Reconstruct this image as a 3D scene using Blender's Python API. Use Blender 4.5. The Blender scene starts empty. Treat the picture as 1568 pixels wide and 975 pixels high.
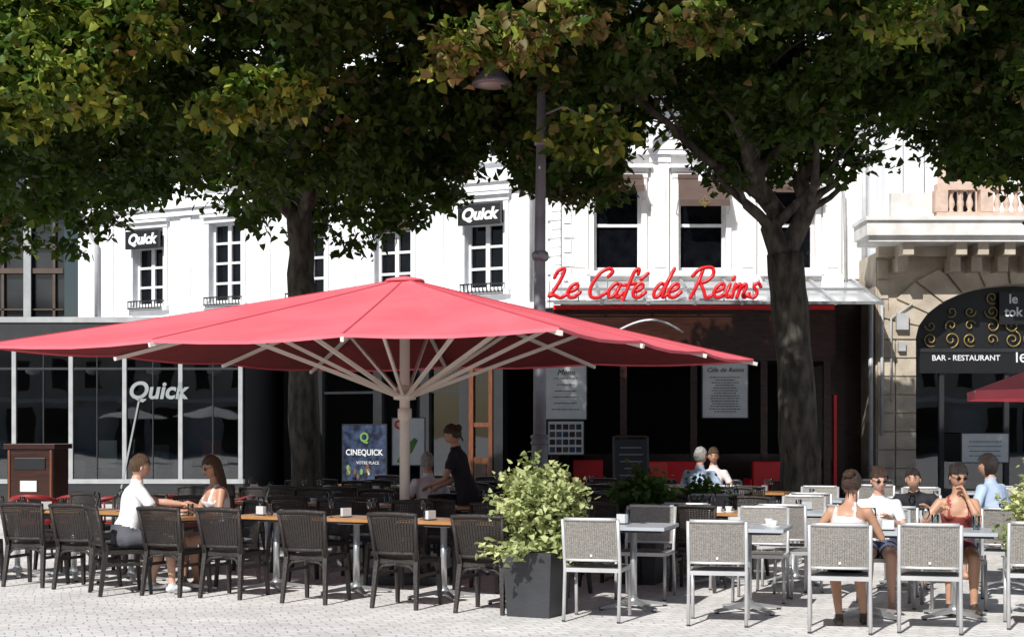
import bpy, math, random
import numpy as np
from mathutils import Vector, Matrix, noise
R=math.radians
random.seed(7); rng=np.random.default_rng(5)
scene=bpy.context.scene
COL=scene.collection

# ---------------------------------------------------------------- materials
def mk(name,c,rough=.6,metal=0.,c2=None,scale=4.,stretch=(1,1,1),bump=0.,bscale=30.,spec=.5,transl=0.,lo=.35,hi=.65):
    m=bpy.data.materials.new(name); m.use_nodes=True
    nt=m.node_tree; N=nt.nodes; L=nt.links
    b=N['Principled BSDF']; b.inputs['Roughness'].default_value=rough; b.inputs['Metallic'].default_value=metal
    b.inputs['Specular IOR Level'].default_value=spec
    tc=N.new('ShaderNodeTexCoord'); mp=N.new('ShaderNodeMapping'); mp.inputs['Scale'].default_value=stretch
    L.new(tc.outputs['Object'],mp.inputs['Vector'])
    if c2 is None: c2=tuple(x*.82 for x in c)
    n=N.new('ShaderNodeTexNoise'); n.inputs['Scale'].default_value=scale; n.inputs['Detail'].default_value=6
    L.new(mp.outputs[0],n.inputs['Vector'])
    r=N.new('ShaderNodeValToRGB'); r.color_ramp.elements[0].position=lo; r.color_ramp.elements[1].position=hi
    r.color_ramp.elements[0].color=(*c2,1); r.color_ramp.elements[1].color=(*c,1)
    L.new(n.outputs['Fac'],r.inputs['Fac']); L.new(r.outputs['Color'],b.inputs['Base Color'])
    if bump>0:
        n2=N.new('ShaderNodeTexNoise'); n2.inputs['Scale'].default_value=bscale; n2.inputs['Detail'].default_value=5
        L.new(mp.outputs[0],n2.inputs['Vector'])
        bp=N.new('ShaderNodeBump'); bp.inputs['Strength'].default_value=bump; bp.inputs['Distance'].default_value=.02
        L.new(n2.outputs['Fac'],bp.inputs['Height']); L.new(bp.outputs['Normal'],b.inputs['Normal'])
    if transl>0:
        t=N.new('ShaderNodeBsdfTranslucent'); L.new(r.outputs['Color'],t.inputs['Color'])
        ms=N.new('ShaderNodeMixShader'); ms.inputs[0].default_value=transl
        L.new(b.outputs[0],ms.inputs[1]); L.new(t.outputs[0],ms.inputs[2]); L.new(ms.outputs[0],N['Material Output'].inputs['Surface'])
    return m

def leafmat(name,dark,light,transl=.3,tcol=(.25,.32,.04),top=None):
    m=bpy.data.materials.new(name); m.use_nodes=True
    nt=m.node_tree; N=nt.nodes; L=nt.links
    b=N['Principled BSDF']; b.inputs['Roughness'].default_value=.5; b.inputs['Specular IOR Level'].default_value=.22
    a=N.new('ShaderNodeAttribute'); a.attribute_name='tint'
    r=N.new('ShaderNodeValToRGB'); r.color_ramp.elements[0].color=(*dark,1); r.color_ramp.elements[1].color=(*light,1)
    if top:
        r.color_ramp.elements[1].position=.62; e=r.color_ramp.elements.new(1.0); e.color=(*top,1)  # palest stop paints sunlight on the outer boughs' leaves
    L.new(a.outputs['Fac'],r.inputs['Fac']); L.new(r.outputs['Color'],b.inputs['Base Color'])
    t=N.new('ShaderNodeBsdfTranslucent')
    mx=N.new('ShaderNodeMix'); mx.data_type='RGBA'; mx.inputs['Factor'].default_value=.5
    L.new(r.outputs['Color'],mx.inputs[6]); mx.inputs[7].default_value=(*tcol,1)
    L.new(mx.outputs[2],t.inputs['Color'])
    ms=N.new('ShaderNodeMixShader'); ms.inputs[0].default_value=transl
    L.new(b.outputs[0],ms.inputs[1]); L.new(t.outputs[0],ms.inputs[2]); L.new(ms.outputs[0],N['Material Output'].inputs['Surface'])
    return m

def glassmat(name,tint=(.5,.52,.52),ior=1.5,wavy=0.):
    m=bpy.data.materials.new(name); m.use_nodes=True
    nt=m.node_tree; N=nt.nodes; L=nt.links; N.remove(N['Principled BSDF'])
    g=N.new('ShaderNodeBsdfGlossy'); g.inputs['Roughness'].default_value=.015; g.inputs['Color'].default_value=(.9,.92,.95,1)
    t=N.new('ShaderNodeBsdfTransparent'); t.inputs['Color'].default_value=(*tint,1)
    f=N.new('ShaderNodeFresnel'); f.inputs['IOR'].default_value=ior
    if wavy>0:
        tc=N.new('ShaderNodeTexCoord'); n=N.new('ShaderNodeTexNoise'); n.inputs['Scale'].default_value=1.3; n.inputs['Detail'].default_value=1
        L.new(tc.outputs['Object'],n.inputs['Vector']); bp=N.new('ShaderNodeBump'); bp.inputs['Strength'].default_value=wavy; bp.inputs['Distance'].default_value=.02
        L.new(n.outputs['Fac'],bp.inputs['Height']); L.new(bp.outputs['Normal'],g.inputs['Normal'])
    ms=N.new('ShaderNodeMixShader'); L.new(f.outputs[0],ms.inputs[0]); L.new(t.outputs[0],ms.inputs[1]); L.new(g.outputs[0],ms.inputs[2])
    L.new(ms.outputs[0],N['Material Output'].inputs['Surface'])
    return m

def cobblemat():
    m=bpy.data.materials.new('cobble_paving'); m.use_nodes=True
    nt=m.node_tree; N=nt.nodes; L=nt.links; b=N['Principled BSDF']; b.inputs['Roughness'].default_value=.75
    tc=N.new('ShaderNodeTexCoord'); mp=N.new('ShaderNodeMapping'); mp.inputs['Rotation'].default_value=(0,0,R(-18))
    L.new(tc.outputs['Object'],mp.inputs['Vector'])
    wn=N.new('ShaderNodeTexNoise'); wn.inputs['Scale'].default_value=1.2
    L.new(mp.outputs[0],wn.inputs['Vector'])
    va=N.new('ShaderNodeVectorMath'); va.operation='MULTIPLY_ADD'
    va.inputs[1].default_value=(.3,.3,0); L.new(wn.outputs['Color'],va.inputs[0]); L.new(mp.outputs[0],va.inputs[2])
    br=N.new('ShaderNodeTexBrick'); br.inputs['Scale'].default_value=1.; br.inputs['Brick Width'].default_value=.17; br.inputs['Row Height'].default_value=.11
    br.inputs['Mortar Size'].default_value=.008; br.inputs['Mortar Smooth'].default_value=.7; br.inputs['Bias'].default_value=0
    br.inputs['Color1'].default_value=(.86,.83,.80,1); br.inputs['Color2'].default_value=(.72,.69,.66,1); br.inputs['Mortar'].default_value=(.45,.42,.39,1)
    L.new(va.outputs[0],br.inputs['Vector'])
    n=N.new('ShaderNodeTexNoise'); n.inputs['Scale'].default_value=.8; n.inputs['Detail'].default_value=8
    L.new(mp.outputs[0],n.inputs['Vector'])
    mr=N.new('ShaderNodeMapRange'); mr.inputs[1].default_value=.3; mr.inputs[2].default_value=.7; mr.inputs[3].default_value=.78; mr.inputs[4].default_value=1.06
    L.new(n.outputs['Fac'],mr.inputs[0])
    mx=N.new('ShaderNodeMix'); mx.data_type='RGBA'; mx.blend_type='MULTIPLY'; mx.inputs['Factor'].default_value=1
    L.new(br.outputs['Color'],mx.inputs[6]); L.new(mr.outputs[0],mx.inputs[7]); L.new(mx.outputs[2],b.inputs['Base Color'])
    n3=N.new('ShaderNodeTexNoise'); n3.inputs['Scale'].default_value=25
    L.new(mp.outputs[0],n3.inputs['Vector'])
    ad=N.new('ShaderNodeMath'); ad.operation='MULTIPLY_ADD'; ad.inputs[1].default_value=-1.
    L.new(br.outputs['Fac'],ad.inputs[0]); L.new(n3.outputs['Fac'],ad.inputs[2])
    bp=N.new('ShaderNodeBump'); bp.inputs['Strength'].default_value=.45; bp.inputs['Distance'].default_value=.012
    L.new(ad.outputs[0],bp.inputs['Height']); L.new(bp.outputs['Normal'],b.inputs['Normal'])
    return m

M={}
M['white']=mk('white_painted_render',(.93,.94,.95),.7,c2=(.84,.86,.89),scale=1.2,stretch=(3,3,.5),bump=.15)
M['trim']=mk('white_stone_trim',(.93,.93,.93),.7,c2=(.80,.80,.82),scale=2.5,bump=.2)
M['cream']=mk('cream_limestone',(.92,.90,.87),.75,c2=(.77,.75,.72),scale=1.6,stretch=(2,2,.6),bump=.25)
M['stone']=mk('tan_limestone',(.60,.52,.41),.85,c2=(.42,.35,.27),scale=2.2,bump=.4)
M['stoneL']=mk('pale_limestone',(.86,.84,.80),.8,c2=(.68,.65,.61),scale=3,bump=.3)
M['baluster']=mk('peach_stone',(.72,.54,.44),.8,c2=(.58,.43,.34),scale=6)
M['dark']=mk('dark_interior',(.012,.011,.010),.8,spec=.15)  # near-black, so the shade of the interiors is put into the colour
M['darkfas']=mk('dark_metal_fascia',(.03,.031,.034),.4)
M['pane']=mk('window_pane',(.006,.007,.009),.04,c2=(.003,.003,.005),spec=.3)
M['frame']=mk('white_window_frame',(.88,.88,.88),.5)
M['alu']=mk('brushed_aluminium',(.55,.56,.57),.35,metal=.7)
M['lightfr']=mk('grey_shopfront_frame',(.42,.43,.43),.45)
M['glass']=glassmat('shop_glass',(.55,.6,.6),2.0,.07)
M['roofglass']=mk('canopy_glass_panel',(.6,.62,.64),.15,spec=.8)
M['slate']=mk('slate_roof',(.12,.13,.15),.5,c2=(.07,.075,.09),scale=8,bump=.3)
M['wood']=mk('varnished_wood',(.05,.015,.008),.25,c2=(.026,.009,.006),scale=3,stretch=(1,1,8))
M['woodv']=mk('door_wood',(.20,.07,.03),.35,c2=(.12,.04,.018),scale=4,stretch=(8,8,1))
M['tabwood']=mk('table_wood',(.50,.25,.09),.3,c2=(.36,.16,.055),scale=3,stretch=(2,14,2))
M['red']=mk('red_paint',(.80,.012,.018),.35,c2=(.70,.01,.015))
M['fabric']=mk('red_canopy_fabric',(.86,.165,.20),.8,c2=(.78,.13,.165),scale=1.5,bump=.1,bscale=60)
M['shadefab']=mk('canopy_shade_layer',(.26,.022,.027),.9)  # darker layer added below the canopy, paints its underside in shade
M['wfabric']=mk('white_canopy_fabric',(.8,.8,.78),.8)
M['seam']=mk('canopy_seam',(.66,.09,.12),.8)
M['creamm']=mk('cream_metal',(.82,.74,.66),.4,c2=(.76,.68,.6))
M['brown']=mk('brown_awning_fabric',(.11,.07,.055),.8)
M['black']=mk('black_board',(.012,.012,.014),.4)
M['slateboard']=mk('chalk_board',(.03,.032,.035),.6)
M['whitep']=mk('white_lettering',(.9,.9,.9),.5)
M['greyp']=mk('faded_lettering',(.30,.33,.33),.6)
M['gold']=mk('gilded_iron',(.45,.33,.10),.4,metal=.4)
M['wicker']=mk('dark_brown_wicker',(.034,.026,.023),.4,c2=(.018,.014,.012),scale=60,bump=.5,bscale=90)
M['gwick']=mk('grey_woven_resin',(.36,.335,.30),.55,c2=(.22,.205,.185),scale=70,bump=.5,bscale=120)
M['gframe']=mk('grey_aluminium_tube',(.60,.60,.60),.35,metal=.3)
M['gtop']=mk('grey_table_top',(.48,.51,.55),.28,c2=(.40,.43,.46))
M['planter']=mk('dark_planter',(.045,.047,.052),.55,c2=(.03,.031,.035),scale=3,bump=.2)
M['soil']=mk('soil',(.03,.02,.013),.95)
M['bark']=mk('linden_bark',(.10,.09,.068),.9,c2=(.024,.020,.016),scale=5,stretch=(2,2,.7),bump=1.,bscale=14)
M['lampm']=mk('grey_lamp_paint',(.30,.30,.325),.4,c2=(.22,.21,.23),metal=.2)
M['lampg']=mk('lamp_lens',(.5,.48,.42),.3)
M['poster']=mk('white_poster',(.7,.7,.68),.5,c2=(.6,.62,.62),scale=3)
M['blue']=mk('blue_poster',(.05,.075,.14),.4,c2=(.008,.010,.025),scale=5,lo=.4,hi=.7)
M['green']=mk('green_poster_art',(.15,.3,.08),.5)
M['pipe']=mk('grey_pipe',(.5,.5,.5),.5)
M['blueg']=mk('office_glass',(.035,.035,.04),.06,c2=(.012,.012,.016),scale=.8,spec=.8)
M['bronze']=mk('bronze_mullion',(.10,.065,.045),.5)
M['tumbler']=glassmat('tumbler_glass',(.85,.88,.88))
M['ceramic']=mk('white_ceramic',(.8,.8,.78),.2)
M['opp']=mk('shaded_facade',(.6,.57,.5),.8,c2=(.48,.45,.4),scale=1)
M['darkred']=mk('dark_red_upholstery',(.28,.02,.02),.5)
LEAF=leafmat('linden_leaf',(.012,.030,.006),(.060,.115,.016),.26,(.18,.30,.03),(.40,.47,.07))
LEAFB=leafmat('linden_leaf_brown',(.03,.035,.010),(.14,.12,.04),.15,(.2,.2,.05),(.36,.28,.10))
LEAFV=leafmat('variegated_leaf',(.13,.21,.05),(.70,.72,.36),.25,(.5,.55,.15))
LEAFG=leafmat('shrub_leaf',(.02,.05,.012),(.10,.2,.04),.25)

# ---------------------------------------------------------------- mesh builder
class MB:
    def __init__(s): s.v=[];s.f=[];s.m=[];s.mats=[];s.sm=[]
    def mi(s,mat):
        if mat not in s.mats: s.mats.append(mat)
        return s.mats.index(mat)
    def add(s,vs,fs,mat,smooth=False):
        o=len(s.v); s.v+= [tuple(v) for v in vs]; i=s.mi(mat)
        for f in fs: s.f.append(tuple(o+k for k in f)); s.m.append(i); s.sm.append(smooth)
    def box(s,x0,x1,y0,y1,z0,z1,mat):
        vs=[(x0,y0,z0),(x1,y0,z0),(x1,y1,z0),(x0,y1,z0),(x0,y0,z1),(x1,y0,z1),(x1,y1,z1),(x0,y1,z1)]
        s.add(vs,[(0,3,2,1),(4,5,6,7),(0,1,5,4),(1,2,6,5),(2,3,7,6),(3,0,4,7)],mat)
    def quad(s,a,b,c,d,mat): s.add([a,b,c,d],[(0,1,2,3)],mat)
    def beam(s,a,b,w,h,mat,w2=None,h2=None,up=(0,0,1)):
        a=Vector(a);b=Vector(b);t=(b-a).normalized();up=Vector(up)
        if abs(t.dot(up))>.98: up=Vector((0,1,0))
        sd=t.cross(up).normalized();u=sd.cross(t)
        w2=w2 or w;h2=h2 or h
        vs=[]
        for p,ww,hh in((a,w,h),(b,w2,h2)):
            for i,j in((-1,-1),(1,-1),(1,1),(-1,1)): vs.append(p+sd*i*ww/2+u*j*hh/2)
        s.add(vs,[(3,2,1,0),(4,5,6,7),(0,1,5,4),(1,2,6,5),(2,3,7,6),(3,0,4,7)],mat)
    def tube(s,pts,rad,mat,n=8,ry=None,side=None,cap=True,round_=False,smooth=True):
        pts=[Vector(p) for p in pts]; 
        if not hasattr(rad,'__len__'): rad=[rad]*len(pts)
        if ry is None: ry=rad
        elif not hasattr(ry,'__len__'): ry=[ry]*len(pts)
        rad=list(rad); ry=list(ry)
        if round_:
            t0=(pts[1]-pts[0]).normalized(); t1=(pts[-1]-pts[-2]).normalized()
            pre=[pts[0]-t0*rad[0]*.95,pts[0]-t0*rad[0]*.6]; post=[pts[-1]+t1*rad[-1]*.6,pts[-1]+t1*rad[-1]*.95]
            pts=pre+pts+post; rad=[rad[0]*.3,rad[0]*.8]+rad+[rad[-1]*.8,rad[-1]*.3]; ry=[ry[0]*.3,ry[0]*.8]+ry+[ry[-1]*.8,ry[-1]*.3]
        vs=[];prev=None
        for i,p in enumerate(pts):
            t=(pts[min(i+1,len(pts)-1)]-pts[max(i-1,0)])
            t=t.normalized() if t.length>1e-9 else Vector((0,0,1))
            if side is not None: sd=Vector(side)-t*Vector(side).dot(t)
            elif prev is None:
                sd=t.cross(Vector((0,0,1)))
                if sd.length<.05: sd=Vector((1,0,0))-t*t.x
            else: sd=prev-t*prev.dot(t)
            sd.normalize();prev=sd;u=t.cross(sd)
            for k in range(n):
                a=2*math.pi*k/n; vs.append(p+sd*math.cos(a)*rad[i]+u*math.sin(a)*ry[i])
        fs=[]
        for i in range(len(pts)-1):
            for k in range(n): fs.append((i*n+k,i*n+(k+1)%n,(i+1)*n+(k+1)%n,(i+1)*n+k))
        if cap: fs.append(tuple(range(n-1,-1,-1))); fs.append(tuple((len(pts)-1)*n+k for k in range(n)))
        s.add(vs,fs,mat,smooth)
    def lathe(s,c,prof,mat,n=16):
        s.tube([(c[0],c[1],c[2]+z) for r,z in prof],[max(r,1e-4) for r,z in prof],mat,n,side=(1,0,0))
    def ell(s,c,r,mat,n=10,m=7,Mx=None):
        vs=[];fs=[]
        for i in range(m+1):
            th=math.pi*i/m
            for k in range(n):
                a=2*math.pi*k/n; p=Vector((r[0]*math.sin(th)*math.cos(a),r[1]*math.sin(th)*math.sin(a),r[2]*math.cos(th)))
                if Mx is not None: p=Mx@p
                vs.append(Vector(c)+p)
        for i in range(m):
            for k in range(n): fs.append((i*n+k,(i+1)*n+k,(i+1)*n+(k+1)%n,i*n+(k+1)%n))
        s.add(vs,fs,mat,True)
    def mesh(s,name):
        me=bpy.data.meshes.new(name); me.from_pydata(s.v,[],s.f)
        for m in s.mats: me.materials.append(m)
        me.polygons.foreach_set('material_index',s.m); me.polygons.foreach_set('use_smooth',s.sm); me.update()
        return me
    def obj(s,name,parent=None,loc=(0,0,0),rot=0,bevel=0):
        return place(s.mesh(name),name,loc,rot,parent,bevel)
def place(me,name,loc=(0,0,0),rot=0,parent=None,bevel=0):
    o=bpy.data.objects.new(name,me); COL.objects.link(o); o.location=loc; o.rotation_euler=(0,0,rot)
    if parent: o.parent=parent
    if bevel:
        b=o.modifiers.new('bevel','BEVEL'); b.width=bevel; b.segments=2; b.limit_method='ANGLE'
    return o
def empty(name,loc=(0,0,0),rot=0):
    o=bpy.data.objects.new(name,None); COL.objects.link(o); o.location=loc; o.rotation_euler=(0,0,rot); return o
def text(body,size,mat,parent,name,loc,rx=90,rz=0,ext=.01,shear=0,off=0,align='CENTER',ry=0):
    cu=bpy.data.curves.new(name,'FONT'); cu.body=body; cu.size=size; cu.extrude=ext; cu.shear=shear; cu.offset=off
    cu.align_x=align; cu.align_y='CENTER'; cu.materials.append(mat)
    o=bpy.data.objects.new(name,cu); COL.objects.link(o); o.location=loc; o.rotation_euler=(R(rx),R(ry),R(rz)); o.parent=parent
    return o

def wall(mb,x0,x1,z0,z1,ops,mat,y=0.,dep=.3):
    xs=sorted({x0,x1}|{o[0] for o in ops}|{o[1] for o in ops}); zs=sorted({z0,z1}|{o[2] for o in ops}|{o[3] for o in ops})
    for i in range(len(xs)-1):
        for j in range(len(zs)-1):
            cx=(xs[i]+xs[i+1])/2; cz=(zs[j]+zs[j+1])/2
            if any(o[0]<cx<o[1] and o[2]<cz<o[3] for o in ops): continue
            mb.quad((xs[i],y,zs[j]),(xs[i+1],y,zs[j]),(xs[i+1],y,zs[j+1]),(xs[i],y,zs[j+1]),mat)
    for a,b,c,d in ops:
        mb.quad((a,y,c),(a,y+dep,c),(a,y+dep,d),(a,y,d),mat); mb.quad((b,y,c),(b,y,d),(b,y+dep,d),(b,y+dep,c),mat)
        mb.quad((a,y,c),(b,y,c),(b,y+dep,c),(a,y+dep,c),mat); mb.quad((a,y,d),(a,y+dep,d),(b,y+dep,d),(b,y,d),mat)
    mb.quad((x0,y,z0),(x0,y,z1),(x0,y+dep+.1,z1),(x0,y+dep+.1,z0),mat); mb.quad((x1,y,z0),(x1,y+dep+.1,z0),(x1,y+dep+.1,z1),(x1,y,z1),mat)

def window(mb,a,b,c,d,y=.2,rows=4,leaves=2,fw=.06,mw=.03,fm=None):
    fm=fm or M['frame']
    mb.quad((a,y+.04,c),(b,y+.04,c),(b,y+.04,d),(a,y+.04,d),M['pane'])
    mb.box(a,a+fw,y-.03,y+.03,c,d,fm); mb.box(b-fw,b,y-.03,y+.03,c,d,fm)
    mb.box(a+fw,b-fw,y-.03,y+.03,c,c+fw*1.3,fm); mb.box(a+fw,b-fw,y-.03,y+.03,d-fw,d,fm)
    w=b-a
    for i in range(1,leaves):
        x=a+w*i/leaves; mb.box(x-.055,x+.055,y-.035,y+.03,c+fw*1.3,d-fw,fm)
    for j in range(1,rows):
        z=c+(d-c)*j/rows; mb.box(a+fw,b-fw,y-.02,y+.02,z-mw,z+mw,fm)

def casing(mb,a,b,c,d,w,p,mat,sill=True):
    mb.box(a-w,a-.002,-p,-.001,c,d,mat); mb.box(b+.002,b+w,-p,-.001,c,d,mat)
    mb.box(a-w-.02,b+w+.02,-p-.02,-.001,d+.002,d+w,mat)
    if sill: mb.box(a-w-.05,b+w+.05,-p-.08,-.001,c-.12,c-.002,mat)

# ---------------------------------------------------------------- world, sun, camera
SUN_EL=41.; SUN_AZ=26.   # sun stands behind the camera, to the left
w=bpy.data.worlds.new("World"); scene.world=w; w.use_nodes=True
sk=w.node_tree.nodes.new('ShaderNodeTexSky'); sk.sky_type='NISHITA'; sk.sun_disc=False
sk.sun_elevation=R(SUN_EL); sk.sun_rotation=R(180+SUN_AZ)
bg=w.node_tree.nodes['Background']; w.node_tree.links.new(sk.outputs[0],bg.inputs['Color']); bg.inputs['Strength'].default_value=.075
sd=Vector((-math.sin(R(SUN_AZ))*math.cos(R(SUN_EL)),-math.cos(R(SUN_AZ))*math.cos(R(SUN_EL)),math.sin(R(SUN_EL))))
sl=bpy.data.lights.new('sun','SUN'); sl.energy=5.; sl.angle=R(.5); sl.color=(1.,.985,.955)
so=bpy.data.objects.new('sun',sl); COL.objects.link(so); so.rotation_euler=sd.to_track_quat('Z','Y').to_euler(); so.location=(-10,-20,30)
cam=bpy.data.cameras.new('camera'); co=bpy.data.objects.new('camera',cam); COL.objects.link(co)
co.location=(0,0,1.6); co.rotation_euler=(R(90),0,0); cam.lens=52.8; cam.sensor_width=36; cam.shift_y=.110; cam.clip_end=800
scene.camera=co
scene.view_settings.view_transform='Standard'; scene.view_settings.look='None'; scene.view_settings.exposure=0

# ---------------------------------------------------------------- ground
g=MB(); g.quad((-300,-300,0),(300,-300,0),(300,300,0),(-300,300,0),cobblemat()); g.obj('ground')

# ---------------------------------------------------------------- white commercial building (angled)
QR=R(-27.07); QO=(-.63,34.5,0)
bld=empty('white_town_house',QO,QR)
xw=[0,-2.45,-4.9,-7.4,-9.88]
ops=[]
for x in xw:
    ops+= [(x-.5,x+.5,4.84,6.86),(x-.5,x+.5,7.85,9.6),(x-.5,x+.5,10.7,12.1)]
mb=MB(); wall(mb,-12.3,1.95,4.35,12.8,ops,M['white'],0,.3)
mb.box(-12.3,1.95,.42,9,4.35,12.8,M['white']); mb.obj('walls',bld)
mb=MB()
for o in ops:
    casing(mb,*o,.13,.05,M['trim'])
    mb.box(o[0]-.2,o[1]+.2,-.16,-.001,o[3]+.135,o[3]+.2,M['trim'])
mb.box(-12.35,2.,-.2,-.001,7.28,7.42,M['trim']); mb.box(-12.35,2.,-.12,-.001,7.1,7.278,M['trim'])
mb.box(-12.35,2.,-.16,-.001,4.36,4.5,M['trim']); mb.box(-12.35,2.,-.15,-.001,10.05,10.25,M['trim'])
mb.box(-12.4,2.,-.45,-.001,12.5,12.8,M['trim'])
for x in [-1.22,-3.67,-6.15,-8.64,-11.2]:
    mb.box(x-.16,x+.16,-.05,-.001,4.51,7.09,M['trim'])
for k in range(13):
    z=4.52+k*.2; ww=.34 if k%2 else .24
    if z<7.0: mb.box(1.95-ww,1.955,-.06,-.001,z,z+.18,M['trim'])
mb.obj('mouldings',bld)
mb=MB()
for o in ops: window(mb,*o,y=.2,rows=4)
mb.obj('windows',bld)
mb=MB()
for x in xw:
    mb.box(x-.55,x+.55,-.2,-.17,4.95,4.98,M['black']); mb.box(x-.55,x+.55,-.2,-.17,4.76,4.79,M['black'])
    for k in range(12): 
        xx=x-.54+k*1.08/11; mb.box(xx-.01,xx+.01,-.195,-.175,4.79,4.95,M['black'])
    mb.box(x-.55,x-.53,-.17,-.05,4.95,4.98,M['black']); mb.box(x+.53,x+.55,-.17,-.05,4.95,4.98,M['black'])
mb.obj('window_rails',bld)
mb=MB(); mb.quad((-12.4,-.4,12.82),(2,-.4,12.82),(2,2.2,15.2),(-12.4,2.2,15.2),M['slate']); mb.box(-12.4,2,2.2,9,12.81,15.2,M['slate']); mb.obj('roof',bld)
mb=MB(); mb.tube([(-11.55,-.12,4.5),(-11.55,-.12,6.5),(-11.9,-.12,7.0),(-11.9,-.12,12.4)],.055,M['pipe'])
mb.tube([(1.25,-.1,4.5),(1.25,-.1,12.4)],.05,M['pipe']); mb.obj('downpipes',bld)
mb=MB()
mb.box(-5.6,2.0,-.05,.35,3.5,4.34,M['darkfas'])
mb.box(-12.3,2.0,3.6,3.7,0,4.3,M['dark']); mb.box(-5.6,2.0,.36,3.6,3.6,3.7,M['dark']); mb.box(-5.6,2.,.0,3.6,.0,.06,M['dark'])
for x in (-5.5,-4.6,-2.9,-1.6,-.55,.35,1.9): mb.box(x-.12,x+.12,.0,.25,.06,3.5,M['darkfas'])
mb.obj('shopfront',bld)
mb=MB()
for a,b in((-4.48,-3.02),(-2.78,-1.72),(-1.48,-.67)): 
    mb.quad((a,.12,.3),(b,.12,.3),(b,.12,3.5),(a,.12,3.5),M['glass']); mb.box(a,b,.1,.14,.06,.3,M['darkfas']); mb.box(a,b,.09,.15,2.5,2.56,M['darkfas'])
mb.obj('shop_glazing',bld)
d=MB()
for x0,x1 in((-.4,-.28),(.12,.22)):
    d.box(x0,x1,-.04,.06,.06,3.4,M['woodv'])
d.box(-.28,.12,-.01,.04,.1,1.0,M['woodv']); d.box(-.22,.06,-.03,-.011,.25,.85,M['wood']); d.box(-.28,.12,-.01,.04,1.7,1.8,M['woodv']); d.box(-.28,.12,-.01,.04,3.0,3.4,M['woodv'])
d.quad((-.28,.02,1.8),(.12,.02,1.8),(.12,.02,3.0),(-.28,.02,3.0),M['glass']); d.quad((-.28,.02,1.),(.12,.02,1.),(.12,.02,1.7),(-.28,.02,1.7),M['glass'])
d.obj('wooden_door',bld)
for x in (0,-9.88):
    s=empty('restaurant_sign',Matrix.Rotation(QR,3,'Z')@Vector((x,-.24,6.54))+Vector(QO),QR)
    b=MB(); b.box(-.55,.55,-.04,.04,-.23,.23,M['black']); b.box(-.3,-.26,.04,.22,.1,.14,M['black']); b.box(.26,.3,.04,.22,.1,.14,M['black']); b.obj('board',s)
    text('Quick',.37,M['whitep'],s,'lettering',(0,-.05,0.0),ext=.008,shear=.25,off=.016)
mb=MB()
for x in(-2.45,-4.9): mb.box(x-.49,x+.49,-.06,.1,6.35,6.84,M['brown'])
mb.obj('window_blinds',bld)

def board(name,X,Y,z0,z1,wd,mat,rot=0,legs=False,lines=0,lm=None):
    e=empty(name,(X,Y,0),rot); b=MB(); b.box(-wd/2,wd/2,-.02,.02,z0,z1,mat); 
    b.box(-wd/2-.02,-wd/2,-.03,.03,z0-.02,z1+.02,M['darkfas']); b.box(wd/2,wd/2+.02,-.03,.03,z0-.02,z1+.02,M['darkfas'])
    b.box(-wd/2,wd/2,-.03,.03,z1,z1+.02,M['darkfas']); b.box(-wd/2,wd/2,-.03,.03,z0-.02,z0,M['darkfas'])
    if legs:
        b.box(-.03,.03,-.03,.03,0.02,z0-.02,M['darkfas']); b.box(-wd*.4,wd*.4,-.18,.18,0,.02,M['darkfas'])
    b.obj('panel',e)
    if lines:
        l=MB(); 
        for k in range(lines):
            z=z1-(z1-z0)*(.28+.66*k/lines); ww=wd*random.uniform(.2,.38)
            x=-ww
            while x<ww:
                q=random.uniform(.02,.07); l.box(x,min(x+q,ww),-.026,-.0215,z-.008,z+.008,lm or M['black']); x+=q+.015
        l.obj('print',e)
    return e
e=board('cinema_poster',-3.45,35.2,.45,1.75,1.2,M['blue'],QR)
text('CINEQUICK',.19,M['poster'],e,'title',(0,-.03,1.1),ext=.003,off=.004); text('VOTRE PLACE',.1,M['poster'],e,'caption',(.1,-.03,.86),ext=.003)
text('Q',.3,M['green'],e,'logo',(0,-.028,1.45),ext=.002,off=.01)
b=MB()
for k in range(14): b.ell((random.uniform(-.5,.5),-.024,random.uniform(.5,.78)),(.05,.003,.07),random.choice([M['brown'],M['woodv'],M['green'],M['lightfr']]),8,6)
b.obj('artwork',e)
e=board('menu_poster',-2.0,29.0,.95,1.85,.62,M['poster'],0,True)
b=MB(); b.tube([(-.2,-.026,1.0),(0.,-.026,1.25),(.15,-.026,1.45)],[.03,.09,.04],M['green'],8,ry=.003,side=(1,0,0)); b.obj('artwork',e)
text('Q',.22,M['red'],e,'logo',(-.18,-.028,1.72),ext=.002,off=.01)

# ---------------------------------------------------------------- glazed veranda on the left
ver=empty('glazed_veranda',(0,33,0),0)
mb=MB(); mb.box(-16,-5.9,-.1,.25,3.55,4.06,M['darkfas']); mb.box(-16,-5.9,-.14,-.101,3.98,4.1,M['lightfr'])
mb.box(-16,-5.9,.251,7,3.9,4.02,M['darkfas']); mb.box(-16,-5.9,0,.2,0,.45,M['darkfas']); mb.box(-16,-5.9,-.03,0.199,.451,.55,M['lightfr'])
mb.box(-6.02,-5.9,.2,7,0.,3.9,M['darkfas']); mb.obj('structure',ver)
mb=MB()
xs=[-5.97,-7.29,-8.52,-9.7,-10.95,-12.2,-13.5]
for i,x in enumerate(xs):
    mb.box(x-.045,x+.045,0,.1,.55,3.55,M['lightfr'])
    mb.box(x-.62,x-.60,.03,.08,.55,3.55,M['darkfas'])
mb.box(-16,-5.93,.02,.075,2.95,3.0,M['darkfas'])
mb.obj('mullions',ver)
mb=MB()
for i in range(len(xs)-1): mb.quad((xs[i+1]+.045,.06,.55),(xs[i]-.045,.06,.55),(xs[i]-.045,.06,3.55),(xs[i+1]+.045,.06,3.55),M['glass'])
mb.obj('glazing',ver)
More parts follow.
